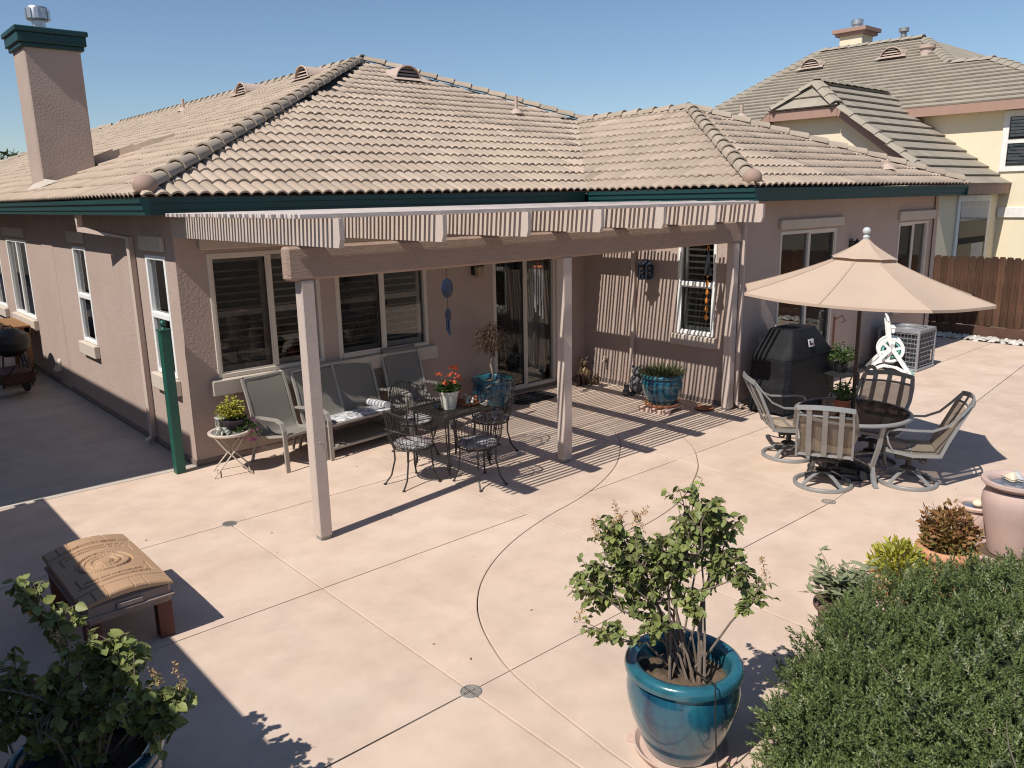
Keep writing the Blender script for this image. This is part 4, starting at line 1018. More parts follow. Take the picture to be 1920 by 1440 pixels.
# swivel rocker
def swivel(loc, face, label):
    t = thing('swivel_chair', label, 'chair', (loc[0], loc[1], 0), math.atan2(face[1], face[0]), 'swivel chairs around the umbrella table')
    # ring base (local +x is the way the chair faces)
    b = MB(); pts = [(.29 * math.cos(a), .29 * math.sin(a), .018) for a in np.linspace(0, 2 * PI, 40, False)]
    rows = [[(rr * math.cos(a), rr * math.sin(a), z) for a in np.linspace(0, 2 * PI, 49)] for rr, z in ((.302, 0), (.308, .006), (.308, .034), (.302, .04), (.278, .04), (.272, .034), (.272, .006), (.278, 0), (.302, 0))]
    b.sheet(rows); b.build('ring_base', alu, t, smooth=40)
    for k in range(4):
        a = PI / 4 + k * PI / 2; c, s = math.cos(a), math.sin(a); b = MB(); b.bar([(.285 * c, .285 * s, .035), (.17 * c, .17 * s, .105), (.04 * c, .04 * s, .165)], .038, .014, (-s, c, 0)); b.build('spoke', alu, t)
    b = MB(); b.lathe([(.075, .155), (.085, .17), (.06, .185), (.03, .19), (.03, .275), (.06, .28), (.06, .295)], 20); b.build('swivel_hub', iron, t, smooth=35)
    b = MB(); b.box(-.14, .15, -.11, -.075, .29, .325, b=.004); b.box(-.14, .15, .075, .11, .29, .325, b=.004); b.box(-.15, -.115, -.115, .115, .30, .33, b=.004); b.box(.11, .145, -.115, .115, .30, .33, b=.004)
    for s in (-1, 1): b.tube([(-.12 + .03 * math.cos(a), s * .13 + .0, .30 + .03 * math.sin(a)) for a in np.linspace(0, 2 * PI, 10, False)], .012, 5, closed=True)
    b.build('rocker_frame', iron, t)
    # side frames: front leg up into the arm, arm sweeping up into the back top
    hw = .275
    for s in (-1, 1):
        b = MB(); b.bar([(-.27, s * hw, .40), (.0, s * hw, .385), (.26, s * hw, .43)], .034, .022, (0, 0, 1))
        b.bar([(-.25, s * hw, .385), (-.31, s * hw, .55), (-.42, s * (hw - .005), .80), (-.495, s * (hw - .02), .965)], .032, .022, (1, 0, .3)); b.build('side_frame', alu, t)
        b = MB(); w1 = hw + .03
        b.bar([(.20, s * hw, .43), (.25, s * w1, .52), (.275, s * w1, .615), (.25, s * w1, .655), (.16, s * w1, .672), (.0, s * w1, .668), (-.16, s * w1, .675), (-.30, s * (w1 - .005), .74), (-.41, s * (w1 - .015), .86), (-.49, s * (hw - .01), .965)], .040, .016, (0, 1, 0))
        b.build('arm', alu, t)
    def yb(y): return -.05 * (1 - (y / hw) ** 2)                        # the back is bowed
    b = MB(); ys = np.linspace(-hw, hw, 9)
    b.bar([(-.50 + yb(y), y, .965 + .025 * (1 - (y / hw) ** 2)) for y in ys], .05, .018, (.2, 0, 1)); b.bar([(-.46 + yb(y) * .9, y * .98, .885 + .01 * (1 - (y / hw) ** 2)) for y in ys], .022, .016, (.2, 0, 1)); b.build('top_rail', alu, t)
    for x_, z_ in ((-.255, .405), (.255, .43), (.0, .37)): MB().bar([(x_, -hw, z_), (x_, hw, z_)], .03, .02, (0, 0, 1)).build('seat_rail', alu, t)
    for y in (-.155, 0, .155):
        b = MB(); b.bar([(-.265 + yb(y) * .2, y, .40), (-.32 + yb(y) * .6, y, .56), (-.425 + yb(y), y, .79), (-.505 + yb(y), y * 1.0, .965)], .052, .010, (0, 1, 0)); b.build('back_slat', alu, t)
    b = MB(); rows = []
    for x, z in ((-.235, .415), (-.305, .56), (-.385, .74), (-.445, .885)): rows.append([(x + yb(y) * (z - .3) * 1.4 + .012, y * .97, z) for y in ys])
    b.sheet(rows); b.build('back_sling', sling_b, t, smooth=True)
    b = MB(); rows = [[(x, y * .97, z - .02 * (1 - (y / hw) ** 2)) for y in ys] for x, z in ((-.245, .41), (-.12, .398), (.0, .396), (.13, .408), (.25, .437))]; b.sheet(rows); b.build('seat_sling', sling_b, t, smooth=True)
    return t
sw = swivel((8.00, 4.02), (.9, .42), 'grey swivel chair showing its slatted back, nearest the viewer at the umbrella table')
def sw_at(x, y, f, label): return dup(sw, (x, y, 0), math.atan2(f[1], f[0]), label)
sw_at(8.70, 3.42, (-.49, .87), 'grey swivel chair in profile at the right side of the umbrella table')
sw_at(8.63, 4.80, (.72, -.70), 'grey swivel chair beside the black covered grill')
sw_at(9.02, 3.98, (-.97, -.15), 'grey swivel chair on the far side of the umbrella table, facing the viewer')
# small pot on the table
pt = thing('flower_pot', 'little terracotta pot with a leafy plant on the glass table by the umbrella pole', 'pot', (TX - .10, TY + .07, .735))
MB().lathe([(.045, 0), (.075, .05), (.08, .10), (.088, .105), (.088, .13), (.078, .132), (.074, .11), (.0001, .10)], 24).build('pot', clay_d, pt, smooth=35)
def sprig_plant(parent, c, n, spread, h, mat, tmpl, s, stem=True, droop=0., name='foliage', smat=None):
    Mx = []; sb = MB()
    for k in range(n):
        a = rng.random() * 2 * PI; q = rng.random() ** .6 * spread; hh = h * (1 - .55 * (q / max(spread, 1e-3)) ** 2) * rng.uniform(.55, 1.05)
        p0 = Vector((c[0] + .25 * q * math.cos(a), c[1] + .25 * q * math.sin(a), c[2])); p1 = Vector((c[0] + q * math.cos(a), c[1] + q * math.sin(a), c[2] + hh - droop * q))
        pm = (p0 + p1) / 2 + Vector((0, 0, .12 * hh)); 
        if stem and k % 2 == 0: sb.tube([p0, pm, p1], [.003, .0025, .001], 4, cap=False)
        for j in range(5):
            f = .45 + .13 * j; p = p0.lerp(p1, f) + Vector((0, 0, .1 * hh * (1 - f))); d = Vector((math.cos(a + rng.normal() * 1.2), math.sin(a + rng.normal() * 1.2), rng.uniform(-.2, .7)))
            Mx.append(frame4(p, d, roll=rng.normal() * .7, s=s * rng.uniform(.7, 1.25)))
    if stem: sb.build('stems', smat or grassb, parent)
    o = merged(name, mat, *tmpl, Mx, parent); return o
sprig_plant(pt, (0, 0, .10), 70, .15, .26, fol_m, OVAL, .045)

# ------------------------------------------------------------------ covered grill, side table, hose reel, AC
gr = thing('covered_grill', 'large barbecue grill under a black vinyl cover against the wall', 'grill', (10.82, 6.02, 0), 0)
W2, D2 = .68, .31; NP = 44
def sect(z):
    # outline of the cover at height z: boxy below, shoulders sloping in to a hood
    pts = []
    for k in range(NP):
        t = 2 * PI * k / NP; c, s = math.cos(t), math.sin(t); e = .28
        x = math.copysign(abs(c) ** e, c); y = math.copysign(abs(s) ** e, s)
        hx = W2 + (.03 if z < .5 else 0) + .02 * (1 - z); hy = D2 + .02
        hxl, hxr = hx, hx
        if z > .80: f = (z - .80) / .38; hxl = hx - .28 * f ** 1.2; hxr = hx - .42 * f ** .6; hy = hy - .12 * f ** 1.8
        pl = .016 * math.sin(t * 9 + z * 4) * (1.25 - z) + .011 * math.sin(t * 17 - z * 6) * (1.15 - z) + .010 * math.sin(t * 5 + z * 14)
        pts.append(((hxl if x < 0 else hxr) * x * (1 + pl), hy * y * (1 + pl * 1.6), z))
    return pts
rows = []
for z in (.045, .08, .12, .18, .24, .30, .36, .43, .5, .57, .64, .70, .76, .80, .84, .88, .92, .96, 1.0, 1.04, 1.08, 1.11, 1.14, 1.16, 1.175):
    q = sect(z); rows.append(q + [q[0]])
b = MB(); b.sheet(rows); b.add([(p[0] * .985, p[1] * .97, 1.19) for p in sect(1.175)], [tuple(range(NP))]); top = rows[-1]; b.sheet([top, [(p[0] * .985, p[1] * .97, 1.19) for p in top]])
cov = b.build('cover', cover_m, gr, smooth=65)
for z in (.81,): 
    q = sect(z); MB().tube([(p[0] * 1.004, p[1] * 1.008, z) for p in q], .005, 5, closed=True).build('seam', cover_m, cov)
b = MB(); b.box(-.085, .055, -.012, 0, -.055, .055, b=.003); lb = b.build('label_patch', lgrey, gr, loc=(-.10, -.318, 1.0)); lb.rotation_euler = (R(-14), 0, 0)
b = MB(); b.box(-.065, .0, -.016, -.012, -.03, .03); lb2 = b.build('label_mark', char_m, lb); b = MB(); b.box(.012, .035, -.016, -.012, -.04, .02); b.build('label_stripe', labred, lb)
b = MB(); b.box(-.03, .02, -.020, -.016, .0, .02); b.build('label_print', finw, lb)
for x in (-.55, .55):
    b = MB(); b.tube([(x - .0, -.22, .045), (x + .02, -.22, .045)], .045, 14); b.build('caster', black_p, gr)
st_ = thing('side_table', 'small dark round side table between the grill and the umbrella', 'table', (11.35, 5.55, 0))
MB().lathe([(.0001, .47), (.25, .47), (.262, .48), (.262, .495), (.25, .50), (.0001, .50)], 36).build('table_top', char_m, st_, smooth=35)
for k in range(3):
    a = k * 2 * PI / 3 + .4; MB().tube([(.2 * math.cos(a), .2 * math.sin(a), .47), (.10 * math.cos(a), .10 * math.sin(a), .24), (.22 * math.cos(a), .22 * math.sin(a), 0)], .011, 8).build('leg', iron, st_)
pl = thing('potted_plant', 'leafy plant in a dark pot standing on the small round side table', 'plant', (11.35, 5.55, .50))
MB().lathe([(.06, 0), (.10, .06), (.11, .14), (.10, .145), (.09, .12), (.0001, .11)], 20).build('pot', char_m, pl, smooth=35)
sprig_plant(pl, (0, 0, .11), 90, .22, .34, fol_m, OVAL, .055)
wb = thing('plant_stand', 'rusty iron wall bracket with a white candle behind the side table', 'bracket', (12.98, 6.45, .3))
b = MB(); b.tube([(0, .06, 0), (0, .06, .75)], .012, 8); b.tube([(0, .06, .7), (0, -.06, .78), (0, -.12, .70), (0, -.06, .66)], .009, 6); b.tube([(0, .06, .12), (0, -.1, .10)], .009, 6); b.build('bracket', clay_d, wb)
MB().lathe([(.03, 0), (.03, .14), (.012, .15), (.010, .19), (.0001, .195)], 14, (0, -.1, .10)).build('candle', white_p, wb, smooth=35)

hr = thing('hose_reel', 'white plastic hose reel cart with aqua hose in front of the AC unit', 'hose reel', (13.98, 6.0, 0), R(208))
# local x: along the axle; y: away from the handle side
for s in (-1, 1):
    x = s * .20; b = MB()
    for pts, wd in (([(x, -.33, .06), (x, -.20, .22), (x, .0, .44), (x, .04, .55)], .055), ([(x, .34, .03), (x, .22, .20), (x, .06, .43), (x, -.02, .62), (x, -.07, .94)], .065), ([(x, -.26, .10), (x, -.08, .17), (x, .12, .14), (x, .30, .05)], .05)):
        b.bar(pts, wd, .028, (0, 1, -.2))
    b.build('side_frame', white_p, hr)
    b = MB(); n = 36; xo = x - s * .045
    rows = [[(xo + s * dx, .02 + r_ * math.cos(a), .43 + r_ * math.sin(a)) for a in np.linspace(0, 2 * PI, n + 1)] for r_, dx in ((.165, .006), (.205, .012), (.218, .0), (.205, -.010), (.165, -.004), (.165, .006))]
    b.sheet(rows)
    rows = [[(xo + s * dx, .02 + r_ * math.cos(a), .43 + r_ * math.sin(a)) for a in np.linspace(0, 2 * PI, n + 1)] for r_, dx in ((.03, .012), (.075, .010), (.075, -.008), (.03, -.008), (.03, .012))]
    b.sheet(rows)
    for k in range(6):
        a = k * PI / 3 + .3; b.bar([(xo, .02 + .07 * math.cos(a), .43 + .07 * math.sin(a)), (xo, .02 + .17 * math.cos(a), .43 + .17 * math.sin(a))], .045, .012, (0, -math.sin(a), math.cos(a)))
    b.build('reel_disc', white_p, hr, smooth=40)
    b = MB(); b.tube([(s * .235, -.27, .09), (s * .275, -.27, .09)], .09, 22); wv = b.build('wheel', black_p, hr, smooth=40)
    b = MB(); b.tube([(s * .270, -.27, .09), (s * .282, -.27, .09)], .03, 14); b.build('hub', white_p, wv)
b = MB(); b.tube([(-.21, -.06, .94), (-.2, -.08, 1.0), (.2, -.08, 1.0), (.21, -.06, .94)], .022, 10); b.box(-.14, .14, -.06, .07, .80, .83, b=.01); b.box(-.13, .13, -.04, .06, .72, .80, b=.01); b.build('handle', white_p, hr, smooth=40)
hb = MB(); pts = []
for k in range(260):
    a = k * .42; lay = .12 + .018 * (k // 90); pts.append((-.14 + .28 * (((k * .42 / (2 * PI)) % 6) / 6 if (k // 90) % 2 == 0 else 1 - ((k * .42 / (2 * PI)) % 6) / 6), .02 + lay * math.cos(a), .43 + lay * math.sin(a)))
pts += [(.10, .16, .36), (.12, .24, .15), (.14, .30, .05), (.16, .34, .012), (.05, .42, .012), (-.2, .40, .012), (-.36, .22, .012), (-.42, -.10, .012), (-.36, -.36, .012)]
hb.tube(pts, .012, 6); hb.build('hose', hose_m, hr, smooth=True)
b = MB(); b.box(-.10, .10, .10, .26, .06, .22, b=.02); b.build('hose_guide', black_p, hr)
ac = thing('air_conditioner', 'grey wire-caged air conditioner unit beside the house corner', 'air conditioner', (14.72, 6.02, 0), R(0))
h2 = .34; HT = .70
MB().box(-h2 - .03, h2 + .03, -h2 - .03, h2 + .03, 0, .05, b=.01).build('base_pan', acm, ac)
MB().box(-h2 + .03, h2 - .03, -h2 + .03, h2 - .03, .05, HT - .03).build('coil', acd, ac)
for sx, sy in ((-1, -1), (1, -1), (1, 1), (-1, 1)): MB().box(sx * h2 - .02, sx * h2 + .02, sy * h2 - .02, sy * h2 + .02, .05, HT - .02, b=.004).build('corner_post', acm, ac)
for side in range(4):
    b = MB(); a = side * PI / 2; c, s = math.cos(a), math.sin(a)
    L_ = lambda u, k, z: (u * c - k * s, u * s + k * c, z)
    for i in range(1, 11): u = -h2 + i * 2 * h2 / 11; b.tube([L_(u, -h2, .05), L_(u, -h2, HT - .03)], .004, 4)
    for i in range(8): z = .08 + i * (HT - .13) / 7; b.tube([L_(-h2, -h2 - .006, z), L_(h2, -h2 - .006, z)], .006, 4)
    b.build('grille', acm, ac)
b = MB(); pts = []
e = h2 + .02
rows = [[(max(-e, min(e, rr * 1.34 * math.cos(t))) * 1.0, max(-e, min(e, rr * 1.34 * math.sin(t))), z) for t in np.linspace(0, 2 * PI, 65)] for rr, z in ((.37, HT - .03), (.375, HT), (.365, HT + .025))] + [[(.31 * math.cos(t), .31 * math.sin(t), z) for t in np.linspace(0, 2 * PI, 65)] for z in (HT + .03, HT - .08)]
b.sheet(rows); b.build('top_panel', acm, ac, smooth=35)
b = MB(); 
for k in range(10): b.tube([(.06 + .052 * 0 + rr_, 0, HT + .035) if False else ((.05 + k * .028) * math.cos(t), (.05 + k * .028) * math.sin(t), HT + .03) for t in np.linspace(0, 2 * PI, 28, False) for rr_ in (0,)], .0035, 4, closed=True)
for k in range(4): a = k * PI / 2; b.tube([(.03 * math.cos(a), .03 * math.sin(a), HT + .036), (.31 * math.cos(a), .31 * math.sin(a), HT + .03)], .005, 4)
b.build('fan_guard', acm, ac)
MB().lathe([(.0001, HT - .10), (.30, HT - .10)], 24).build('fan_well', acd, ac)
b = MB(); b.lathe([(.07, HT - .09), (.07, HT - .02), (.0001, HT - .015)], 16)
for k in range(3): a = k * 2 * PI / 3; b.bar([(.06 * math.cos(a), .06 * math.sin(a), HT - .06), (.27 * math.cos(a), .27 * math.sin(a), HT - .05)], .13, .006, (-math.sin(a), math.cos(a), .4))
b.build('fan', acm, ac)

# ------------------------------------------------------------------ sling seats along the wall
def side_arm(hx, s, mat, t):
    b = MB(); x = s * hx
    b.bar([(x, -.36, 0), (x, -.35, .30), (x, -.345, .50), (x, -.31, .585), (x, -.2, .615), (x, .05, .60), (x, .22, .585)], .052, .024, (1, 0, 0)); b.build('arm', mat, t)
    b = MB(); b.bar([(x - s * .01, -.34, .44), (x - s * .01, .0, .37), (x - s * .01, .20, .35), (x - s * .01, .24, .40), (x - s * .01, .34, .75), (x - s * .01, .44, 1.02)], .032, .028, (1, 0, 0)); b.bar([(x, .16, .36), (x, .30, .16), (x, .36, 0)], .032, .024, (1, 0, 0)); b.build('side_rail', mat, t)
def sling_seat(name, label, cat, hx, loc, rz, mat=alu_t, group=None, seats=1, bh=1.03):
    t = thing(name, label, cat, loc, rz, group)
    for s in (-1, 1): side_arm(hx, s, mat, t)
    wd = 2 * (hx - .03) / seats
    for i in range(seats):
        x0 = -(hx - .03) + i * wd + .01; x1 = x0 + wd - .02; xs = np.linspace(x0, x1, 7)
        prof = [(-.335, .435), (-.30, .452), (-.2, .415), (-.05, .372), (.08, .352), (.17, .352), (.215, .385), (.25, .47), (.29, .60), (.335, .75), (.38, .88), (.425, .985), (.445, bh), (.475, bh + .012), (.50, bh - .025)]
        b = MB(); b.sheet([[(x, y, z - .012 * math.sin(PI * (x - x0) / (x1 - x0))) for x in xs] for y, z in prof]); b.build('sling', sling_t, t, smooth=True)
    for y_, z_ in ((-.335, .43), (.44, 1.01), (.17, .33)): MB().bar([(-hx, y_, z_), (hx, y_, z_)], .03, .025, (0, 0, 1)).build('cross_rail', mat, t)
    if seats == 2:
        b = MB(); b.bar([(0, -.335, .43), (0, .17, .33), (0, .25, .45), (0, .44, 1.01)], .03, .03, (1, 0, 0)); b.build('center_rail', mat, t)
    return t
sling_seat('sling_chair', 'taupe sling patio chair in front of the left window', 'chair', .30, (4.20, 8.93, 0), R(10), group='taupe sling seats along the wall')
sling_seat('sling_chair', 'taupe sling patio chair behind the black dinette, under the right window', 'chair', .30, (6.16, 9.0, 0), R(-4), group='taupe sling seats along the wall', bh=1.08)
lv = sling_seat('glider_bench', 'two-seat taupe sling glider between the two sling chairs', 'bench', .62, (5.15, 8.98, 0), R(6), group='taupe sling seats along the wall', seats=2, bh=.93)
b = MB(); b.box(-.58, .58, -.30, .30, .10, .14, b=.008); 
for s in (-1, 1): b.box(s * .50 - .02, s * .50 + .02, -.34, .36, .14, .17)
b.build('glider_base', alu_t, lv)
cu = MB(); rows = []
for i in range(9):
    v = i / 8; rows.append([(-.57 + 1.14 * u / 20, -.30 + .46 * v, .445 - .055 * v + .045 * (math.sin(PI * v) * math.sin(PI * u / 20)) ** .35) for u in range(21)])
cu.sheet(rows); cu.sheet([[(p[0], p[1], p[2] - .001) for p in rows[0]], [(p[0], p[1], p[2] - .03) for p in rows[0]]])
cuo = thing('seat_cushion', 'pale patterned cushion lying along the seat of the sling glider', 'cushion', (5.15, 8.98, 0), R(6)); cu.build('pad', M('pale_print_cushion', (.66, .66, .67), .85, (.12, .12, .13), .85, 16, detail=1), cuo, smooth=True)
MB().tube([(.34, -.28, .495), (.35, -.05, .48), (.36, .15, .47)], [.045, .05, .045], 14).build('bolster', cush_p, cuo, smooth=True)

# ------------------------------------------------------------------ black wrought-iron dinette
dt = thing('dinette_table', 'square black wrought-iron table with mesh top under the pergola', 'table', (5.50, 7.35, 0), R(3))
h = .34; b = MB()
for s in (-1, 1): b.box(s * h - .018, s * h + .018, -h - .018, h + .018, .70, .725, b=.004); b.box(-h + .018, h - .018, s * h - .018, s * h + .018, .70, .725, b=.004)
b.build('top_frame', iron, dt)
b = MB()
for k in range(17): u = -h + .02 + k * (2 * h - .04) / 16; b.box(u - .009, u + .009, -h + .018, h - .018, .712, .720)
for k in range(5): u = -h + .08 + k * .13; b.box(-h + .018, h - .018, u - .004, u + .004, .706, .711)
b.build('mesh_top', iron, dt)
for sx in (-1, 1):
    for sy in (-1, 1):
        b = MB(); x, y = sx * (h - .03), sy * (h - .03)
        b.tube([(x, y, .70), (x * .97, y * .97, .4), (x, y, .03), (x * 1.04, y * 1.04, 0)], .011, 8); b.tube([(x * .97, y * .80, .70), (x * .97, y * .85, .35), (x * .98, y * .94, .05)], .007, 6)
        b.tube([(x - sx * .02 + .035 * math.cos(a) * sx * -1, y * .9, .12 + .035 * math.sin(a)) for a in np.linspace(0, 5.2, 12)], .006, 5); b.build('leg', iron, dt)
def iron_chair(loc, face, label):
    t = thing('dinette_chair', label, 'chair', (loc[0], loc[1], 0), math.atan2(face[1], face[0]), 'black wrought-iron chairs around the dinette')
    r_ = .225
    b = MB(); b.tube([(r_ * math.cos(a) * (1.0 if math.cos(a) < 0 else .95), r_ * math.sin(a), .43) for a in np.linspace(0, 2 * PI, 28, False)], .010, 7, closed=True)
    for k in range(7): u = -.18 + k * .06; q = math.sqrt(max(r_ ** 2 - u * u, 0)); b.tube([(u, -q, .43), (u, q, .43)], .004, 4)
    b.build('seat_frame', iron, t)
    # barrel back: arms flow from the front legs round a raised back rail
    rail = []
    for a in np.linspace(R(48), R(312), 33):
        c = -math.cos(a); lift = max(0, c + .1) ** 1.2; rail.append(((r_ + .055 + .05 * lift) * math.cos(a), (r_ + .055) * math.sin(a), .655 + .20 * lift))
    b = MB(); b.tube(rail, .010, 7); b.tube([(p[0] * .985, p[1] * .985, .43 + (p[2] - .43) * .55) for p in rail[4:-4]], .006, 6); b.build('back_rail', iron, t)
    b = MB()
    for i in range(3, 30):
        p = rail[i]; a = math.atan2(p[1], p[0]); b.tube([(r_ * math.cos(a), r_ * math.sin(a), .43), ((p[0] + r_ * math.cos(a)) / 2 * 1.03, (p[1] + r_ * math.sin(a)) / 2 * 1.03, .55), p], .0042, 4)
    b.build('back_wires', iron, t)
    for a in (R(52), R(-52)):
        c, s = math.cos(a), math.sin(a); b = MB(); b.tube([(rail[0][0] if s > 0 else rail[-1][0], rail[0][1] if s > 0 else rail[-1][1], .655), (.23 * c, .23 * s, .52), (.20 * c, .20 * s, .36), (.22 * c, .22 * s, .15), (.30 * c, .27 * s, .006)], .010, 7); b.ball((.30 * c, .27 * s, .010), .020, 8, 6, (1, 1, .5)); b.build('leg', iron, t)
    for a in (R(145), R(-145)):
        c, s = math.cos(a), math.sin(a); b = MB(); b.tube([(.215 * c, .215 * s, .43), (.21 * c, .21 * s, .28), (.26 * c, .25 * s, .10), (.35 * c, .30 * s, .006)], .010, 7); b.ball((.35 * c, .30 * s, .010), .020, 8, 6, (1, 1, .5)); b.build('leg', iron, t)
    return t
ic = iron_chair((4.86, 7.22), (1, .05), 'black wire-backed chair at the left side of the dinette, nearest the front post')
def ic_at(x, y, f, label): return dup(ic, (x, y, 0), math.atan2(f[1], f[0]), label)
ic_at(5.38, 6.72, (.08, 1), 'black wire-backed chair at the front of the dinette with its back to the viewer')
ic_at(5.44, 8.03, (-.1, -1), 'black wire-backed chair between dinette and glider, facing the viewer')
ic_at(6.15, 7.42, (-1, 0), 'black wire-backed chair at the far right side of the dinette')
def pad(loc, rz, label):
    t = thing('seat_cushion', label, 'cushion', (loc[0], loc[1], .434), rz, 'floral cushions on the dinette chairs')
    b = MB(); b.lathe([(.0001, 0), (.19, 0), (.215, .012), (.222, .028), (.21, .044), (.16, .056), (.0001, .060)], 30); b.build('pad', cush, t, smooth=True)
    return t
p0 = pad((4.86, 7.22), .3, 'black and white floral cushion on the left dinette chair')
dup(p0, (5.38, 6.72, .434), 1.4, 'black and white floral cushion on the dinette chair with its back to the viewer')
dup(p0, (5.44, 8.03, .434), 2.6, 'black and white floral cushion on the dinette chair by the glider')
dup(p0, (6.15, 7.42, .434), 4.0, 'black and white floral cushion on the far right dinette chair')
# things on the dinette
fp = thing('flower_pot', 'cream ribbed pot of coral flowers on the black dinette table', 'pot', (5.46, 7.33, .722))
b = MB(); n = 48; rows = []
for r_, z in ((.075, 0), (.085, .05), (.105, .15), (.112, .19), (.122, .192), (.122, .215), (.108, .217), (.10, .19)): rows.append([(r_ * (1 + (.02 if k % 4 < 2 and .01 < z < .18 else 0)) * math.cos(2 * PI * k / n), r_ * (1 + (.02 if k % 4 < 2 and .01 < z < .18 else 0)) * math.sin(2 * PI * k / n), z) for k in range(n + 1)])
b.sheet(rows); b.add([(.10 * math.cos(2 * PI * k / 24), .10 * math.sin(2 * PI * k / 24), .192) for k in range(24)], [tuple(range(24))]); b.build('pot', potw, fp, smooth=30)
sprig_plant(fp, (0, 0, .19), 110, .16, .15, fol_m, OVAL, .05)
def blooms(parent, c, n, spread, h0, h1, mat, s):
    Mx = []; sb = MB()
    for k in range(n):
        a = rng.random() * 2 * PI; q = rng.uniform(.2, 1) * spread; p = Vector((c[0] + q * math.cos(a), c[1] + q * math.sin(a), c[2] + rng.uniform(h0, h1)))
        sb.tube([(c[0] + .3 * q * math.cos(a), c[1] + .3 * q * math.sin(a), c[2]), tuple(p)], .002, 4, cap=False)
        for j in range(14):
            d = Vector(ndir()); d.z = abs(d.z) * .8; Mx.append(frame4(p + d * s * .3, d, roll=rng.random() * 6, s=s * rng.uniform(.7, 1.1)))
    sb.build('flower_stems', fol_m, parent); return merged('blossoms', mat, *OVAL, Mx, parent)
blooms(fp, (0, 0, .19), 9, .15, .10, .30, orange_f, .045)
op = thing('flower_pot', 'small orange pot behind the cream pot on the dinette table', 'pot', (5.70, 7.55, .722))
MB().lathe([(.06, 0), (.085, .12), (.098, .125), (.098, .16), (.085, .162), (.08, .13), (.0001, .12)], 24).build('pot', clay_d, op, smooth=35)
sprig_plant(op, (0, 0, .12), 30, .09, .14, fol_m, OVAL, .04); blooms(op, (0, 0, .12), 4, .08, .05, .14, orange_f, .04)
bw = thing('glass_bowl', 'small teal glass bowl at the left of the cream pot', 'bowl', (5.30, 7.36, .722))
MB().lathe([(.03, 0), (.05, .01), (.062, .05), (.058, .05), (.045, .014), (.0001, .008)], 22).build('bowl', tealglass, bw, smooth=True)
fg = thing('figurine_dish', 'shallow dish with little ceramic figurines on the dinette table', 'dish', (5.74, 7.30, .722))
MB().lathe([(.08, 0), (.12, .03), (.115, .034), (.0001, .012)], 26).build('dish', clay_d, fg, smooth=True)
for k in range(7):
    a = k * .9; b = MB(); x, y = .07 * math.cos(a), .07 * math.sin(a); s = random.uniform(.8, 1.25)
    b.ball((x, y, .04 * s), .024 * s, 10, 8, (1, .8, 1.25)); b.ball((x + .012, y, .085 * s), .016 * s, 10, 7); b.tube([(x + .012, y - .008, .095 * s), (x + .012, y - .012, .118 * s)], [.005, .001], 5); b.tube([(x + .012, y + .008, .095 * s), (x + .012, y + .012, .118 * s)], [.005, .001], 5); b.build('figurine', ceram if k % 3 else clay_d, fg, smooth=True)
bi = thing('bird_figurine', 'tiny cream bird ornament at the right corner of the dinette table', 'ornament', (5.79, 7.08, .725))
b = MB(); b.ball((0, 0, .03), .026, 12, 8, (1.3, .9, 1)); b.ball((.03, 0, .062), .016, 10, 7); b.tube([(.043, 0, .062), (.06, 0, .058)], [.005, .001], 5); b.tube([(-.03, 0, .035), (-.07, 0, .05)], [.014, .004], 6); b.build('body', shell_m, bi, smooth=True)

# ------------------------------------------------------------------ little round table at the left corner
rt_ = thing('folding_table', 'little round cream folding table with crossed legs by the house corner', 'table', (3.50, 9.00, 0), R(-20))
MB().lathe([(.20, .485), (.232, .485), (.24, .495), (.24, .512), (.23, .518), (.20, .512), (.20, .485)], 40, cap=False).build('table_rim', trimc, rt_, smooth=35)
MB().lathe([(.0001, .500), (.205, .500), (.205, .506), (.0001, .506)], 32).build('table_top', M('grey_table_glass', (.22, .21, .20), .15), rt_)
for s in (-1, 1):
    b = MB(); b.tube([(-.17, s * .15, .49), (-.07, s * .155, .34), (.22, s * .17, 0)], .009, 6); b.build('leg', trimc, rt_)
    b = MB(); b.tube([(.17, s * .13, .49), (.07, s * .135, .34), (-.22, s * .15, 0)], .009, 6); b.build('leg', trimc, rt_)
b = MB(); b.tube([(.18, -.165, .06), (.18, .165, .06)], .007, 6); b.tube([(-.18, -.145, .06), (-.18, .145, .06)], .007, 6); b.tube([(0, -.15, .25), (0, .15, .25)], .007, 6); b.build('crossbar', trimc, rt_)
pb_ = thing('planter_bowl', 'plum planter bowl of yellow foliage and trailing pink flowers on the folding table', 'planter', (3.58, 9.03, .507))
MB().lathe([(.07, 0), (.12, .05), (.145, .12), (.15, .135), (.135, .135), (.125, .11), (.0001, .105)], 28).build('bowl', purp, pb_, smooth=35)
sprig_plant(pb_, (-.01, .02, .11), 110, .17, .30, yel_m, OVAL, .045)
sprig_plant(pb_, (.08, -.06, .11), 120, .20, .10, fol_m, OVAL, .04, droop=1.25)
blooms(pb_, (.12, -.10, -.05), 11, .10, -.10, .14, pink_f, .042)
fr_ = thing('frog_figurine', 'pale stone frog ornament on the edge of the folding table', 'ornament', (3.40, 8.92, .507), R(200))
b = MB(); b.ball((0, 0, .045), .045, 14, 10, (1.35, 1, .85)); b.ball((.055, 0, .075), .034, 12, 8, (1.1, 1.05, .8))
for s in (-1, 1): b.ball((.065, s * .02, .10), .012, 8, 6); b.ball((-.02, s * .045, .03), .03, 10, 8, (1.3, .7, .8)); b.tube([(.04, s * .03, .05), (.065, s * .045, .01), (.09, s * .048, .006)], [.014, .01, .012], 7); b.tube([(-.05, s * .05, .02), (.01, s * .07, .008)], [.014, .012], 7)
b.build('body', ceram, fr_, smooth=True)
la = thing('solar_lantern', 'small grey square lantern behind the frog on the folding table', 'lantern', (3.47, 9.14, .507))
b = MB(); b.box(-.05, .05, -.05, .05, 0, .02); 
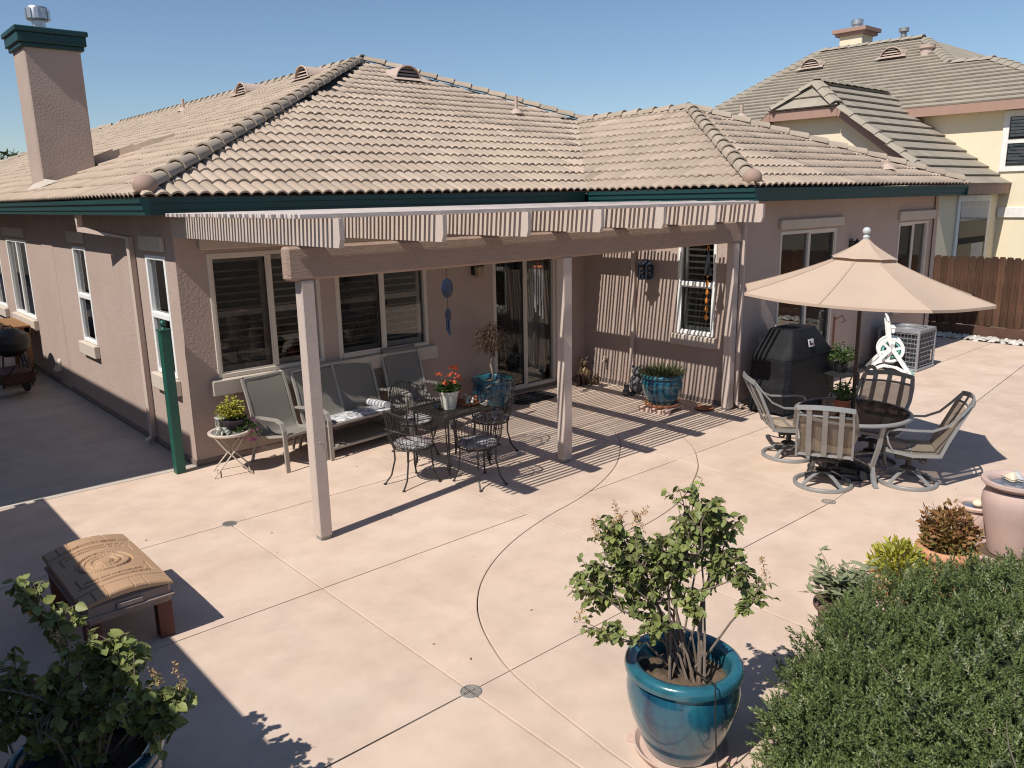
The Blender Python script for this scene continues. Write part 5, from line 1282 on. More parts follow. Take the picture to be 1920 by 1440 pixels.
for sx in (-1, 1):
    for sy in (-1, 1): b.box(sx * .045 - .006, sx * .045 + .006, sy * .045 - .006, sy * .045 + .006, .02, .13)
b.box(-.06, .06, -.06, .06, .13, .15, b=.006); b.box(-.035, .035, -.035, .035, .15, .17, b=.008)
for k in (-1, 0, 1): b.box(k * .02 - .002, k * .02 + .002, -.048, -.045, .09, .13); b.box(-.048, -.045, k * .02 - .002, k * .02 + .002, .09, .13)
b.build('case', greyp, la); MB().box(-.035, .035, -.035, .035, .021, .128).build('lamp_glass', amber, la)

# ------------------------------------------------------------------ mat, statues, hanging things
dm = thing('door_mat', 'black rubber doormat with grey script in front of the sliding door', 'mat', (8.42, 9.14, 0), R(2))
b = MB(); rows = []
q = [(.44 * math.copysign(abs(math.cos(t)) ** .5, math.cos(t)), .27 * math.copysign(abs(math.sin(t)) ** .5, math.sin(t))) for t in np.linspace(0, 2 * PI, 40, False)]
b.prism(q, .014, 'z', .001); b.build('mat', mat_m, dm)
b = MB()
for r_ in range(2):
    x = -.27
    while x < .27:
        wd = random.uniform(.03, .06); y = .06 - r_ * .13; b.bar([(x, y - .03, .0165), (x + wd * .3, y + .035, .0165), (x + wd * .55, y - .02, .0165), (x + wd, y + .02, .0165)], .010, .002, (0, 1, 0)); x += wd + .018
b.build('mat_print', mat_g, dm)
sq = thing('animal_statue', 'brown dog-and-pups statue in the corner right of the sliding door', 'statue', (9.72, 9.22, 0), R(-115))
b = MB(); b.ball((0, 0, .16), .12, 16, 12, (1.0, .9, 1.35)); b.ball((.02, 0, .36), .075, 14, 10, (1.05, .95, 1.05)); b.ball((.09, 0, .345), .04, 10, 8, (1.3, .8, .8))
for s in (-1, 1):
    b.tube([(0, s * .05, .41), (-.01, s * .075, .47)], [.028, .008], 7); b.tube([(.07, s * .07, .25), (.12, s * .06, .10), (.13, s * .06, .02)], [.035, .028, .03], 9); b.ball((.05, s * .11, .06), .06, 10, 8, (1.5, .7, .9))
b.build('body', bronze, sq, smooth=True)
MB().ball((.085, 0, .22), .06, 12, 8, (.8, .9, 1.5)).build('chest_patch', bronze2, sq, smooth=True)
for s, z in ((-1, .07), (1, .06)):
    b = MB(); b.ball((.12, s * .17, z), .065, 12, 8, (1.2, .9, 1)); b.ball((.17, s * .17, z + .08), .045, 10, 8); b.tube([(.16, s * .17 - .02, z + .11), (.15, s * .17 - .035, z + .15)], [.016, .004], 6); b.tube([(.16, s * .17 + .02, z + .11), (.15, s * .17 + .035, z + .15)], [.016, .004], 6); b.build('pup', bronze, sq, smooth=True)
rc_ = thing('animal_statue', 'grey raccoon family statue between the corner and the grass pot', 'statue', (9.78, 8.12, 0), R(-130))
b = MB(); b.ball((0, 0, .17), .12, 16, 12, (.95, .95, 1.4)); b.ball((.03, 0, .38), .08, 14, 10, (1, 1.05, .9)); b.tube([(.08, 0, .37), (.14, 0, .35)], [.04, .014], 8); b.tube([(-.08, .02, .06), (-.19, .10, .06), (-.22, .2, .1)], [.05, .05, .025], 9)
for s in (-1, 1): b.ball((.01, s * .06, .455), .024, 8, 6); b.tube([(.06, s * .08, .27), (.12, s * .05, .20)], [.035, .025], 8); b.ball((.08, s * .09, .03), .045, 10, 6, (1.5, .8, .7))
b.build('body', greyst, rc_, smooth=True)
b = MB(); b.ball((.10, .17, .07), .07, 12, 8, (1, 1, 1.1)); b.ball((.13, .17, .17), .05, 12, 8)
for s in (-1, 1): b.ball((.12, .17 + s * .035, .215), .016, 8, 6)
b.build('cub', greyst, rc_, smooth=True)
b = MB(); b.ball((.10, -.18, .06), .06, 12, 8, (1, 1, 1.1)); b.ball((.13, -.18, .14), .045, 12, 8)
for s in (-1, 1): b.ball((.12, -.18 + s * .03, .18), .015, 8, 6)
b.build('cub', greyst, rc_, smooth=True)
cly = thing('clay_dish', 'small dark red dish on the ground by the right pergola post', 'dish', (9.72, 6.78, 0)); MB().lathe([(.09, 0), (.14, .03), (.135, .035), (.0001, .012)], 22).build('dish', clay_d, cly, smooth=True)
hl = thing('hanging_lantern', 'dark blue lantern hanging near the striped wall', 'lantern', (9.86, 8.04, 2.68))
b = MB(); b.tube([(0, 0, 0.05), (0, 0, -.55)], .004, 5); b.lathe([(.02, -.54), (.13, -.60), (.15, -.605), (.15, -.62), (.115, -.62)], 4); b.build('roof', navy, hl)
b = MB()
for k in range(4):
    a = k * PI / 2 + PI / 4; c, s = math.cos(a), math.sin(a); b.tube([(.115 * c, .115 * s, -.62), (.115 * c, .115 * s, -.83)], .010, 5)
    a2 = a + PI / 2; 
    p, q = Vector((.113 * c, .113 * s, 0)), Vector((.113 * math.cos(a2), .113 * math.sin(a2), 0)); e = q - p
    for f0, f1, z0_, z1_ in ((.0, 1, -.66, -.62), (0, 1, -.83, -.78), (.0, .3, -.78, -.66), (.7, 1, -.78, -.66), (.3, .7, -.735, -.71)): b.quad(tuple(p + e * f0 + Vector((0, 0, z0_))), tuple(p + e * f1 + Vector((0, 0, z0_))), tuple(p + e * f1 + Vector((0, 0, z1_))), tuple(p + e * f0 + Vector((0, 0, z1_))))
b.lathe([(.0001, -.83), (.15, -.83), (.15, -.845), (.0001, -.85)], 4); b.build('cage', navy, hl); MB().lathe([(.03, -.83), (.03, -.70), (.0001, -.69)], 10).build('candle', amber, hl)
tr_ = thing('wind_chime', 'dark metal triangle ornament on a cord below the right end of the beam', 'ornament', (9.66, 6.76, 2.73))
b = MB(); b.tube([(0, 0, .04), (0, 0, -.35)], .003, 5); b.add([(0, 0, -.33), (-.085, .0, -.75), (.085, 0, -.75), (0, .07, -.75), (0, -.07, -.75)], [(0, 1, 3), (0, 3, 2), (0, 2, 4), (0, 4, 1), (1, 4, 2, 3)]); b.build('bell', char_m, tr_)
rb_ = thing('wind_spinner', 'long orange ribbon streamer hanging by the small striped window', 'ornament', (9.80, 6.86, 2.73))
b = MB(); b.tube([(0, 0, .04), (0, 0, -.3)], .003, 5); b.sheet([[(.022 * math.cos(a), .022 * math.sin(a), -.3 - 1.12 * i / 60), (-.022 * math.cos(a), -.022 * math.sin(a), -.3 - 1.12 * i / 60)] for i, a in enumerate(np.linspace(0, 9 * PI, 61))]); b.build('ribbon', orib, rb_, smooth=True)
bc = thing('wind_chime', 'blue glass disc wind chime hanging between window and pergola door', 'wind chime', (6.22, 8.30, 2.74))
b = MB(); b.tube([(0, 0, .0), (0, 0, -1.35)], .0035, 5); b.build('cord', char_m, bc)
b = MB(); b.ball((0, 0, -.75), .105, 18, 12, (.9, .12, 1.2)); b.build('disc', bluew, bc, smooth=True)
b = MB(); b.ball((0, 0, -1.10), .07, 12, 9, (.7, .12, 1.3)); b.build('disc', bluew, bc, smooth=True)
b = MB(); b.tube([(.01, 0, -1.16), (.015, 0, -1.36)], .016, 8); b.tube([(-.02, .0, -1.17), (-.025, 0, -1.30)], .012, 8); b.build('clapper', bluew, bc, smooth=True)
c2 = thing('wind_chime', 'silver tube wind chime hanging in front of the sliding door', 'wind chime', (8.20, 8.70, 2.74))
b = MB(); b.tube([(0, 0, 0), (0, 0, -.62)], .003, 5); b.lathe([(.07, -.62), (.075, -.63), (.075, -.645), (.0001, -.65)], 18); b.build('top_ring', clay_d, c2)
for k in range(6): a = k * PI / 3; MB().tube([(.06 * math.cos(a), .06 * math.sin(a), -.66), (.06 * math.cos(a), .06 * math.sin(a), -1.15 - .05 * k)], .010, 8).build('chime_tube', steel, c2)
MB().tube([(0, 0, -.64), (0, 0, -1.45)], .004, 5).build('cord', char_m, c2)
hbx = thing('hose_bib', 'small brass tap on the striped wall near the corner', 'tap', (10.06, 9.0, .42)); b = MB(); b.tube([(.01, 0, 0), (-.07, 0, 0), (-.10, 0, -.05)], .016, 8); b.lathe([(.035, .03), (.035, .04), (.0001, .045)], 10, (-.05, 0, 0)); b.tube([(-.05, 0, 0), (-.05, 0, .03)], .008, 6); b.build('tap', shell_m, hbx, smooth=35)

# ------------------------------------------------------------------ moulded play table at the left
pt_ = thing('activity_table', 'tan moulded plastic activity table with a sculpted lid, half in shade', 'table', (1.39, 6.26, 0), R(0))
hx, hy = .30, .57
b = MB(); rows = []
def lidz(x, y): return .452 + .055 * math.cos(PI * x / (2 * hx)) - .010 * (abs(y) / hy) ** 2
nx, ny = 97, 151
for j in range(ny):
    y = -hy + 2 * hy * j / (ny - 1); row = []
    for i in range(nx):
        x = -hx + 2 * hx * i / (nx - 1); z = lidz(x, y); v, u = y / hy, x / hx; bow = math.cos(u * PI / 2)
        for base, k, hl in ((.70, .03, .98), (.52, .07, .86), (.40, .10, .70)):      # carved grooves run across the lid and bow round the medallion
            for sg in (-1, 1):
                if abs(v - sg * (base + k * bow)) < .019 and abs(u) < hl: z -= .016
        if abs(abs(u) - .80) < .022 and .26 < abs(v) < .52: z -= .014
        e_ = math.hypot(u / .62, v / .30)
        for rr, dz in ((1.0, .016), (.66, .010), (.40, .010)):
            if abs(e_ - rr) < .07: z -= dz
        if e_ < .26: z += .006
        if abs(v) > .74:                                             # short boards at both ends
            if ((u + 1) * 3.5) % 1 < .05: z -= .012
            z += .008
        row.append((x, y, z))
    rows.append(row)
b.sheet(rows)
rim = [rows[0][i] for i in range(nx)] + [rows[j][-1] for j in range(1, ny)] + [rows[-1][i] for i in range(nx - 2, -1, -1)] + [rows[j][0] for j in range(ny - 2, 0, -1)]
rim.append(rim[0]); b.sheet([rim, [(p[0] * 1.02, p[1] * 1.012, p[2] - .012) for p in rim], [(p[0] * 1.02, p[1] * 1.012, .425 + .035 * math.cos(PI * p[0] / (2 * hx))) for p in rim]])
b.build('lid', brownp, pt_, smooth=28)
b = MB(); b.box(-hx + .012, hx - .012, -hy + .012, hy - .012, .285, .44, b=.02); 
b.box(-.09, .09, -hy - .004, -hy + .02, .36, .40, b=.006); b.build('tray', brownp2, pt_)
b = MB(); b.box(-hx - .004, hx + .004, -hy - .004, hy + .004, .335, .355, b=.006); b.build('tray_band', brownp2, pt_)
for sx in (-1, 1):
    for sy in (-1, 1): MB().prism([(sx * .24 + a * .05, sy * .47 + c * .05) for a, c in ((-1, -1), (1, -1), (1, 1), (-1, 1))], .30, 'z', 0).build('leg', redleg, pt_)

# ------------------------------------------------------------------ far end of the side path
wt = thing('wooden_table', 'honey-coloured wooden table against the house at the far end of the side path', 'table', (2.72, 17.9, 0))
for k in range(5): MB().box(-.42 + k * .17, -.26 + k * .17, -.75, .75, .92, .955, b=.004).build('plank', wood_t, wt)
for sx in (-1, 1):
    for sy in (-1, 1): MB().box(sx * .36 - .04, sx * .36 + .04, sy * .66 - .04, sy * .66 + .04, 0, .92).build('leg', wood_t, wt)
MB().box(-.40, .42, -.70, .70, .82, .915).build('apron', wood_t, wt)
kg = thing('charcoal_grill', 'black charcoal grill with closed lid on the shaded side path', 'grill', (2.66, 16.5, 0))
MB().lathe([(.0001, .52), (.16, .54), (.29, .66), (.31, .78), (.32, .785), (.32, .80), (.28, .92), (.16, 1.0), (.0001, 1.02)], 32, sx=1, sy=1.25).build('kettle', char_m, kg, smooth=35)
for k in range(4): a = PI / 4 + k * PI / 2; MB().tube([(.22 * math.cos(a), .22 * math.sin(a), .6), (.32 * math.cos(a), .32 * math.sin(a), 0)], .016, 8).build('leg', char_m, kg)
MB().tube([(-.08, 0, 1.01), (-.06, 0, 1.06), (.06, 0, 1.06), (.08, 0, 1.01)], .012, 8).build('handle', char_m, kg)
MB().box(-.30, .30, -.36, .36, .22, .25, b=.006).build('shelf', redm, kg)
ct = thing('garden_cart', 'dark red garden cart beside the charcoal grill on the side path', 'cart', (2.45, 15.5, 0), R(12)); ct.scale = (.82, .82, .82)
MB().box(-.30, .30, -.42, .42, .30, .56, b=.03).build('bin', redm, ct)
for sx in (-1, 1): b = MB(); b.tube([(sx * .33, .25, .19), (sx * .37, .25, .19)], .19, 22); b.build('wheel', black_p, ct)
MB().tube([(-.22, -.42, .5), (-.2, -.72, .74), (.2, -.72, .74), (.22, -.42, .5)], .016, 8).build('handle', char_m, ct)
bg_ = thing('plastic_bag', 'crumpled grey bag lying on top of the wooden table', 'bag', (2.40, 17.3, .955))
b = MB(); b.lathe([(.0001, 0), (.14, .005), (.17, .05), (.11, .12), (.05, .16), (.0001, .17)], 14); bo_ = b.build('bag', cush_p, bg_, smooth=True)
for v in bo_.data.vertices: v.co += Vector(ndir()) * .018
# ------------------------------------------------------------------ glazed pots
def glazed_pot(name, label, loc, Rr, H, body, rim_m, rib=0, lip=.035, group=None, soil_z=None):
    """Wide-shouldered glazed pot: rolled rim, belly, narrow foot."""
    t = thing(name, label, 'pot', loc, 0, group); n = 64
    prof = [(.60, 0), (.64, .02), (.74, .16), (.90, .38), (.985, .58), (1.0, .70), (.965, .82), (.93, .87)]
    rows = []
    for f, z in prof: rows.append([(Rr * f * (1 + rib * math.cos(k * 2 * PI / n * 16)) * math.cos(2 * PI * k / n), Rr * f * (1 + rib * math.cos(k * 2 * PI / n * 16)) * math.sin(2 * PI * k / n), H * z) for k in range(n + 1)])
    b = MB(); b.sheet(rows); b.build('body', body, t, smooth=50)
    b = MB(); r1 = Rr * .93; b.lathe([(r1, H * .865), (r1 + lip * .9, H * .885), (r1 + lip, H * .93), (r1 + lip * .8, H * .975), (r1 + lip * .2, H), (r1 - lip * .8, H * .99), (r1 - lip * 1.3, H * .95), (r1 - lip * 1.25, H * .80), (r1 * .80, H * .6)], n, cap=False); b.build('rim', rim_m, t, smooth=50)
    z = soil_z or H * .80; b = MB(); nn = 14; rows = []
    for i in range(nn): rows.append([((r1 - lip) * i / (nn - 1) * math.cos(a), (r1 - lip) * i / (nn - 1) * math.sin(a), z + .012 * math.sin(a * 3 + i) + rng.normal() * .006) for a in np.linspace(0, 2 * PI, 33)])
    b.sheet(rows); b.build('soil', soil, t, smooth=True)
    return t
def saucer(label, loc, r_, mat, h=.04):
    t = thing('pot_saucer', label, 'saucer', loc); MB().lathe([(.0001, 0), (r_ * .86, 0), (r_ * .97, h * .5), (r_, h), (r_ * .95, h), (r_ * .85, h * .4), (.0001, h * .35)], 44).build('saucer', mat, t, smooth=40); return t
# foreground teal pot with the lilac-like shrub
FX, FY = 3.36, 2.42
saucer('pale clay saucer under the large teal pot in the foreground', (FX, FY, .012), .275, saucer_m, .045)
cd = thing('pot_caddy', 'wooden plant caddy under the foreground saucer', 'caddy', (FX, FY, 0), .5)
for a in (0, PI / 2): MB().box(-.31, .31, -.035, .035, .001 + .001 * a, .012).build('board', saucer_m, cd).rotation_euler = (0, 0, a)
glazed_pot('glazed_pot', 'large teal glazed pot holding the leafy shrub in the foreground', (FX, FY, .03), .315, .56, glaze, glaze_r)
RT = Vector((math.cos(yaw), -math.sin(yaw), 0)); FWD = Vector((math.sin(yaw), math.cos(yaw), 0))
lfb = {}
def leaf_data(nm, mat):
    me = bpy.data.meshes.new(nm); me.from_pydata(HEART[0], [], HEART[1]); me.materials.append(mat); me.update(); me.shade_smooth(); return me
def shrub(label, loc, lobes, nst, base_r, z0, leaf_n, leaf_s, mats, seeds=(), name='potted_shrub', stem_mat=bark, singles=240):
    """Many-stemmed shrub: stems rise from the pot and fork into leafy lobes; leaves hang from the twigs."""
    t = thing(name, label, 'shrub', loc); stems = MB(); twigs = []
    L = [(RT * a + FWD * d + Vector((0, 0, z)), r_, w_) for a, d, z, r_, w_ in lobes]
    wsum = sum(l[2] for l in L)
    for c, r_, w_ in L:
        k = max(1, round(nst * w_ / wsum))
        for i in range(k):
            a = rng.random() * 2 * PI; p0 = Vector((base_r * rng.random() * math.cos(a), base_r * rng.random() * math.sin(a), z0)); tgt = c + Vector(ndir()) * r_ * .5
            mid = p0.lerp(tgt, .45) + Vector((rng.normal() * .05, rng.normal() * .05, .11)); m2 = p0.lerp(tgt, .75) + Vector((rng.normal() * .05, rng.normal() * .05, .07))
            stems.tube([p0, p0.lerp(mid, .5) + Vector((rng.normal() * .012, rng.normal() * .012, 0)), mid, m2, tgt], [.0085, .0075, .006, .0045, .0025], 6)
            for j in range(13):
                f = rng.uniform(.3, 1); s = mid.lerp(m2, f) if rng.random() < .4 else m2.lerp(tgt, f); e = c + Vector(ndir()) * r_ * rng.uniform(.45, 1.12)
                if (e - s).length > .38: e = s + (e - s).normalized() * .38
                q = s.lerp(e, .5) + Vector((0, 0, .03)); stems.tube([s, q, e], [.0035, .0025, .0012], 5, cap=False); twigs.append((s, q, e, w_))
    stems.build('stems', stem_mat, t, smooth=True)
    Mx = []
    for k in range(leaf_n):
        s, q, e, _ = twigs[int(rng.random() * len(twigs))]; f = rng.random() ** .65
        p = s.lerp(q, f * 2) if f < .5 else q.lerp(e, f * 2 - 1)
        out = Vector(ndir()) * .8 + (e - s).normalized() * .25; d = Vector((out.x, out.y, -.42 + rng.normal() * .35))
        Mx.append(frame4(p, d, up=(rng.normal() * .3, rng.normal() * .3, 1), roll=rng.normal() * .5, s=leaf_s * rng.uniform(.55, 1.2)))
    m3 = np.array(Mx); cp_l = Vector(loc)
    dist = np.linalg.norm(m3[:, :3, 3] + np.array(loc) - np.array(CAM), axis=1) / np.linalg.norm(m3[:, :3, 0], axis=1)
    order = np.argsort(dist); me = [leaf_data('leaf', m) for m in mats]
    for i, k in enumerate(order[:singles]): inst('leaf', me[0 if rng.random() < .75 else 1], t, mat4=Matrix(m3[k].tolist()))
    rest = order[singles:]; cut = int(len(rest) * .78); rng.shuffle(rest)
    for m, idx in ((mats[0], rest[:cut]), (mats[1], rest[cut:])):
        if len(idx): merged('foliage', m, *HEART, m3[idx], t, smooth=True)['kind'] = 'stuff'
    if seeds:
        S = []; Sst = MB()
        for a, d, z in seeds:
            p = RT * a + FWD * d + Vector((0, 0, z)); ax = Vector((rng.normal() * .4, rng.normal() * .4, 1)).normalized()
            root = min((c for c, _, _ in L), key=lambda c: (c - p).length); Sst.tube([root.lerp(p, .3), root.lerp(p, .7) + Vector((0, 0, .015)), p, p + ax * .12], [.003, .0022, .0018, .001], 5, cap=False)
            for k in range(60):
                f = rng.random(); S.append(frame4(p + ax * (f * .13) + Vector(ndir()) * .022 * (1 - f * .7), ndir(), roll=rng.random() * 6, s=.017))
        Sst.build('seed_stalks', stem_mat, t)['kind'] = 'stuff'
        merged('seed_heads', seed_m, *OVAL, S, t)['kind'] = 'stuff'
    return t
shrub('leafy lilac-like shrub with drooping heart leaves growing in the large teal pot', (FX, FY, 0),
      [(-.40, .0, 1.33, .14, 1.2), (.20, .02, 1.24, .13, .9), (-.34, .0, 1.20, .21, 2.2), (-.48, .02, 1.02, .19, 1.8), (-.22, .04, 1.04, .20, 1.7), (-.08, .0, 1.22, .19, 1.8), (.02, .03, 1.45, .17, 1.5), (.14, .0, 1.36, .17, 1.3), (.27, -.02, 1.12, .13, 1.0), (.36, -.05, .98, .11, .7), (-.44, -.10, .82, .14, 1.0), (-.22, -.10, .84, .12, .8), (.0, -.05, .98, .12, .7), (.12, .0, 1.47, .10, .5)],
      24, .14, .46, 3900, .047, (leaf_a, leaf_l),
      [(-.42, 0, 1.36), (-.36, .02, 1.39), (-.30, 0, 1.39), (-.48, 0, 1.30), (.42, -.05, 1.08), (-.60, -.05, .84), (-.24, 0, 1.36)])
b = MB(); b.tube([(FX + .02, FY - .05, .53), (FX - .1, FY - .22, .60), (FX - .15, FY - .31, .635), (FX - .18, FY - .335, .56), (FX - .155, FY - .325, .40), (FX - .10, FY - .30, .20), (FX - .12, FY - .34, .05), (FX - .3, FY - .5, .02), (FX - .6, FY - .72, .015)], .0045, 6)
dl = b.build('drip_line', black_p, smooth=True); tag(dl, 'thin black drip tube running over the rim of the foreground teal pot', 'tube')
# shaded pot at lower left with the same shrub
GX_, GY_ = .66, 3.86
glazed_pot('glazed_pot', 'dark teal glazed pot in the shade at the lower left', (GX_, GY_, 0), .335, .60, glaze_d, glaze_d)
shrub('leafy shrub in the shaded pot at lower left, its top catching the sun', (GX_, GY_, 0),
      [(.12, .08, 1.0, .20, 2.0), (.26, .0, .88, .18, 1.6), (.36, .0, .74, .14, 1.0), (-.05, .05, .86, .22, 2.0), (-.25, .0, .80, .22, 1.6), (-.14, .22, 1.18, .08, .4), (-.40, .0, .95, .20, 1.2), (.05, -.05, .74, .20, 1.2), (.44, .05, .80, .08, .5), (-.30, .25, 1.30, .08, .3)],
      24, .15, .48, 2600, .058, (leaf_a, leaf_l), [(.49, .02, .90), (.40, 0, .94), (-.06, .1, 1.08)])
# maple in a teal pot by the door, tuft grass pot on a caddy
MX_, MY_ = 7.50, 8.98
saucer('brown saucer under the teal pot beside the sliding door', (MX_, MY_, 0), .24, clay_d)
glazed_pot('glazed_pot', 'teal glazed pot with small maple beside the sliding door', (MX_, MY_, .035), .30, .48, glaze, glaze_r, rib=.006)
mp_ = thing('maple_tree', 'small bronze-leaved maple on a thin bare trunk beside the sliding door', 'tree', (MX_, MY_, .4))
b = MB(); b.tube([(0, 0, 0), (.02, 0, .15), (-.015, .01, .30), (.015, 0, .45), (.0, .0, .62)], [.016, .014, .012, .011, .007], 8)
for k in range(12): a = k * 2.4; b.tube([(.0, 0, .40 + .018 * k), (.12 * math.cos(a), .12 * math.sin(a), .52 + .025 * k), (.2 * math.cos(a), .2 * math.sin(a), .58 + .025 * k)], [.006, .004, .002], 5)
b.build('trunk', M('maple_bark_pale', (.38, .31, .25), .8, (.28, .22, .17), .6, 20), mp_, smooth=True)
Mx = []
for k in range(620):
    v = ndir() * rng.random() ** .42; lump = 1 + .22 * math.sin(5 * v[0] + 1) * math.sin(4 * v[1] + 2); p = (v[0] * .235 * lump, v[1] * .235 * lump, .70 + v[2] * .235 * lump); a0 = Vector((v[0], v[1], -.5 + rng.normal() * .3))
    for j in (-1, 0, 1): Mx.append(frame4(p, a0 + Vector((-a0.y, a0.x, 0)) * .6 * j, roll=rng.normal() * .6, s=(.035, .07, .05)))
merged('crown', maple_m, *BLADE, Mx, mp_)
QX, QY = 9.28, 7.22
cdy = thing('pot_caddy', 'square wooden caddy on blocks under the grass pot', 'caddy', (QX, QY, 0), R(8))
for y in (-.2, 0, .2): MB().box(-.26, .26, y - .045, y + .045, .055, .078, b=.003).build('slat', saucer_m, cdy)
for sx in (-1, 1): MB().box(sx * .2 - .03, sx * .2 + .03, -.25, .25, 0, .055, b=.003).build('runner', saucer_m, cdy)
saucer('terracotta saucer on the wooden caddy under the grass pot', (QX, QY, .078), .26, clay, .045)
glazed_pot('glazed_pot', 'teal glazed pot of grass-like leaves by the striped wall', (QX, QY, .10), .30, .46, glaze, glaze_r, rib=.012)
gt = thing('grass_plant', 'tufted grass-like plant spilling from the teal pot by the striped wall', 'plant', (QX, QY, .46))
Mx = []
for k in range(1100):
    a = rng.random() * 2 * PI; r_ = .22 * rng.random() ** .5; p = (r_ * math.cos(a), r_ * math.sin(a), 0); o_ = .25 + r_ * 3.6
    Mx.append(frame4(p, (math.cos(a + rng.normal() * .5) * o_, math.sin(a + rng.normal() * .5) * o_, 1), roll=rng.normal(), s=(.05, rng.uniform(.14, .30), .05)))
merged('blades', grassb, *BLADE, Mx, gt)['kind'] = 'stuff'

# ------------------------------------------------------------------ pots at the right edge
def clay_pot(label, loc, r0, r1, H, mat, cat='pot', name='terracotta_pot'):
    t = thing(name, label, cat, loc); b = MB(); b.lathe([(r0, 0), (r0 + (r1 - r0) * .75, H * .78)], 44, cap=False); b.build('body', mat, t, smooth=40)
    q = r0 + (r1 - r0) * .8
    b = MB(); b.lathe([(q, H * .775), (r1 + .012, H * .80), (r1 + .020, H * .86), (r1 + .018, H * .95), (r1, H), (r1 - .03, H * .985), (r1 - .045, H * .9), (r1 - .06, H * .78)], 44, cap=False); b.build('rim', mat, t, smooth=45)
    b = MB(); b.lathe([(.0001, H * .86), (r1 - .045, H * .85)], 30); b.build('soil', soil, t); return t
clay_pot('orange terracotta pot with reddish bushy plant behind the rosemary', (6.37, 2.16, 0), .165, .205, .40, clay)
nd = thing('nandina_plant', 'bushy plant with red and green leaves in the orange terracotta pot', 'plant', (6.37, 2.16, .32))
Mx = []; Mg = []
for k in range(1500):
    v = ndir(); v[2] = abs(v[2]); q = rng.random() ** .4; lump = 1 + .18 * math.sin(7 * v[0]) * math.sin(6 * v[1] + 1); hz_ = v[2] * q; p = (v[0] * (.17 + .09 * hz_) * q * lump, v[1] * (.17 + .09 * hz_) * q * lump, .06 + hz_ * .33 * lump)
    (Mx if p[2] > .13 + rng.normal() * .08 else Mg).append(frame4(p, Vector(v) + Vector(ndir()) * .9, roll=rng.random() * 6, s=(.05, rng.uniform(.035, .065), .05)))
merged('foliage', nand_m, *OVAL, Mx, nd)['kind'] = 'stuff'; merged('lower_foliage', yel_m if False else M('olive_leaf', (.17, .17, .045), .6, (.28, .16, .05), .8, 12, island=.5, trans=.2), *OVAL, Mg, nd)['kind'] = 'stuff'
b = MB()
for k in range(14): a = k * 1.7; b.tube([(0, 0, 0), (.08 * math.cos(a), .08 * math.sin(a), .2), (.2 * math.cos(a), .2 * math.sin(a), .36)], [.006, .004, .002], 5)
b.build('stems', bark, nd)
# stacked clay fountain
UX, UY = 7.10, 1.95
f0 = clay_pot('pale pink clay pot forming the foot of the stacked fountain', (UX, UY, 0), .24, .275, .20, urn_m, name='fountain_base')
ur_ = thing('clay_urn', 'tall pink weathered urn with water standing on the pale clay pot', 'urn', (UX + .02, UY - .01, .18)); UH = .76; ur_.scale = (.92, .92, 1)
b = MB(); b.lathe([(.17, 0), (.175, .02 * UH), (.20, .22 * UH), (.24, .42 * UH), (.262, .56 * UH), (.258, .64 * UH), (.235, .70 * UH), (.215, .725 * UH)], 56, cap=False); b.build('body', urn_m, ur_, smooth=45)
b = MB(); b.lathe([(r_, UH * z_) for r_, z_ in ((.205, .725), (.222, .745), (.262, .765), (.282, .79), (.280, .82), (.255, .83), (.225, .81), (.205, .77), (.20, .70))], 56, cap=False); b.build('rim', urn_m, ur_, smooth=50)
MB().lathe([(.0001, .76 * UH), (.215, .76 * UH)], 36).build('water', water_m, ur_)
for k, (x, y, r_, s) in enumerate(((.03, .02, 25, 1.0), (.11, -.05, 70, 1.1))):
    t = thing('sea_shell', ['cream spouting shell lying in the water of the urn', 'grey flat shell at the right rim of the urn'][k], 'shell', (UX + x, UY + y, .18 + .765 * UH), R(r_))
    b = MB(); rows = [[(s * (.02 + .13 * u) , s * (.10 * u ** .7) * (v - .5) * 1.5, s * (.05 * math.sin(PI * u) * (1 - (2 * v - 1) ** 2) + .012 * math.cos(v * 30) * u * .3 + .02)) for v in np.linspace(0, 1, 13)] for u in np.linspace(0, 1, 9)]
    b.sheet(rows); b.sheet([[(p[0], p[1], p[2] * .3) for p in r] for r in rows]); b.build('shell', shell_m if k == 0 else greyp, t, smooth=True)
sv = thing('clay_urn', 'smaller pinkish urn with a stone on top behind the tall urn', 'urn', (7.33, 2.29, 0))
b = MB(); b.lathe([(.10, 0), (.115, .13), (.135, .30), (.13, .36), (.115, .40)], 44, cap=False); b.build('body', urn_m, sv, smooth=45); b = MB(); b.lathe([(.11, .40), (.145, .415), (.15, .435), (.135, .45), (.105, .435), (.10, .38)], 44, cap=False); b.build('rim', saucer_m, sv, smooth=45); MB().lathe([(.0001, .42), (.108, .42)], 24).build('water', water_m, sv)
pbk = thing('rounded_stone', 'round tan stone resting in the mouth of the smaller urn', 'stone', (7.33, 2.27, .43)); MB().ball((0, 0, .025), .05, 14, 10, (1.2, 1, .7)).build('stone', shell_m, pbk, smooth=True)
gp_ = thing('garden_pot', 'dark-centred orange pot at the right edge beside the tall urn', 'pot', (7.62, 2.0, 0)); MB().lathe([(.12, 0), (.17, .30), (.185, .31), (.185, .36), (.17, .36), (.15, .28), (.0001, .26)], 32).build('pot', clay, gp_, smooth=40)
ss = thing('stone_block', 'square grey-green stone block at the right edge in front of the urn', 'stone', (7.20, 1.60, 0), R(20)); MB().box(-.16, .16, -.16, .16, 0, .30, b=.02).build('block', M('green_grey_stone', (.36, .38, .33), .8, (.28, .30, .26), .6, 8), ss)
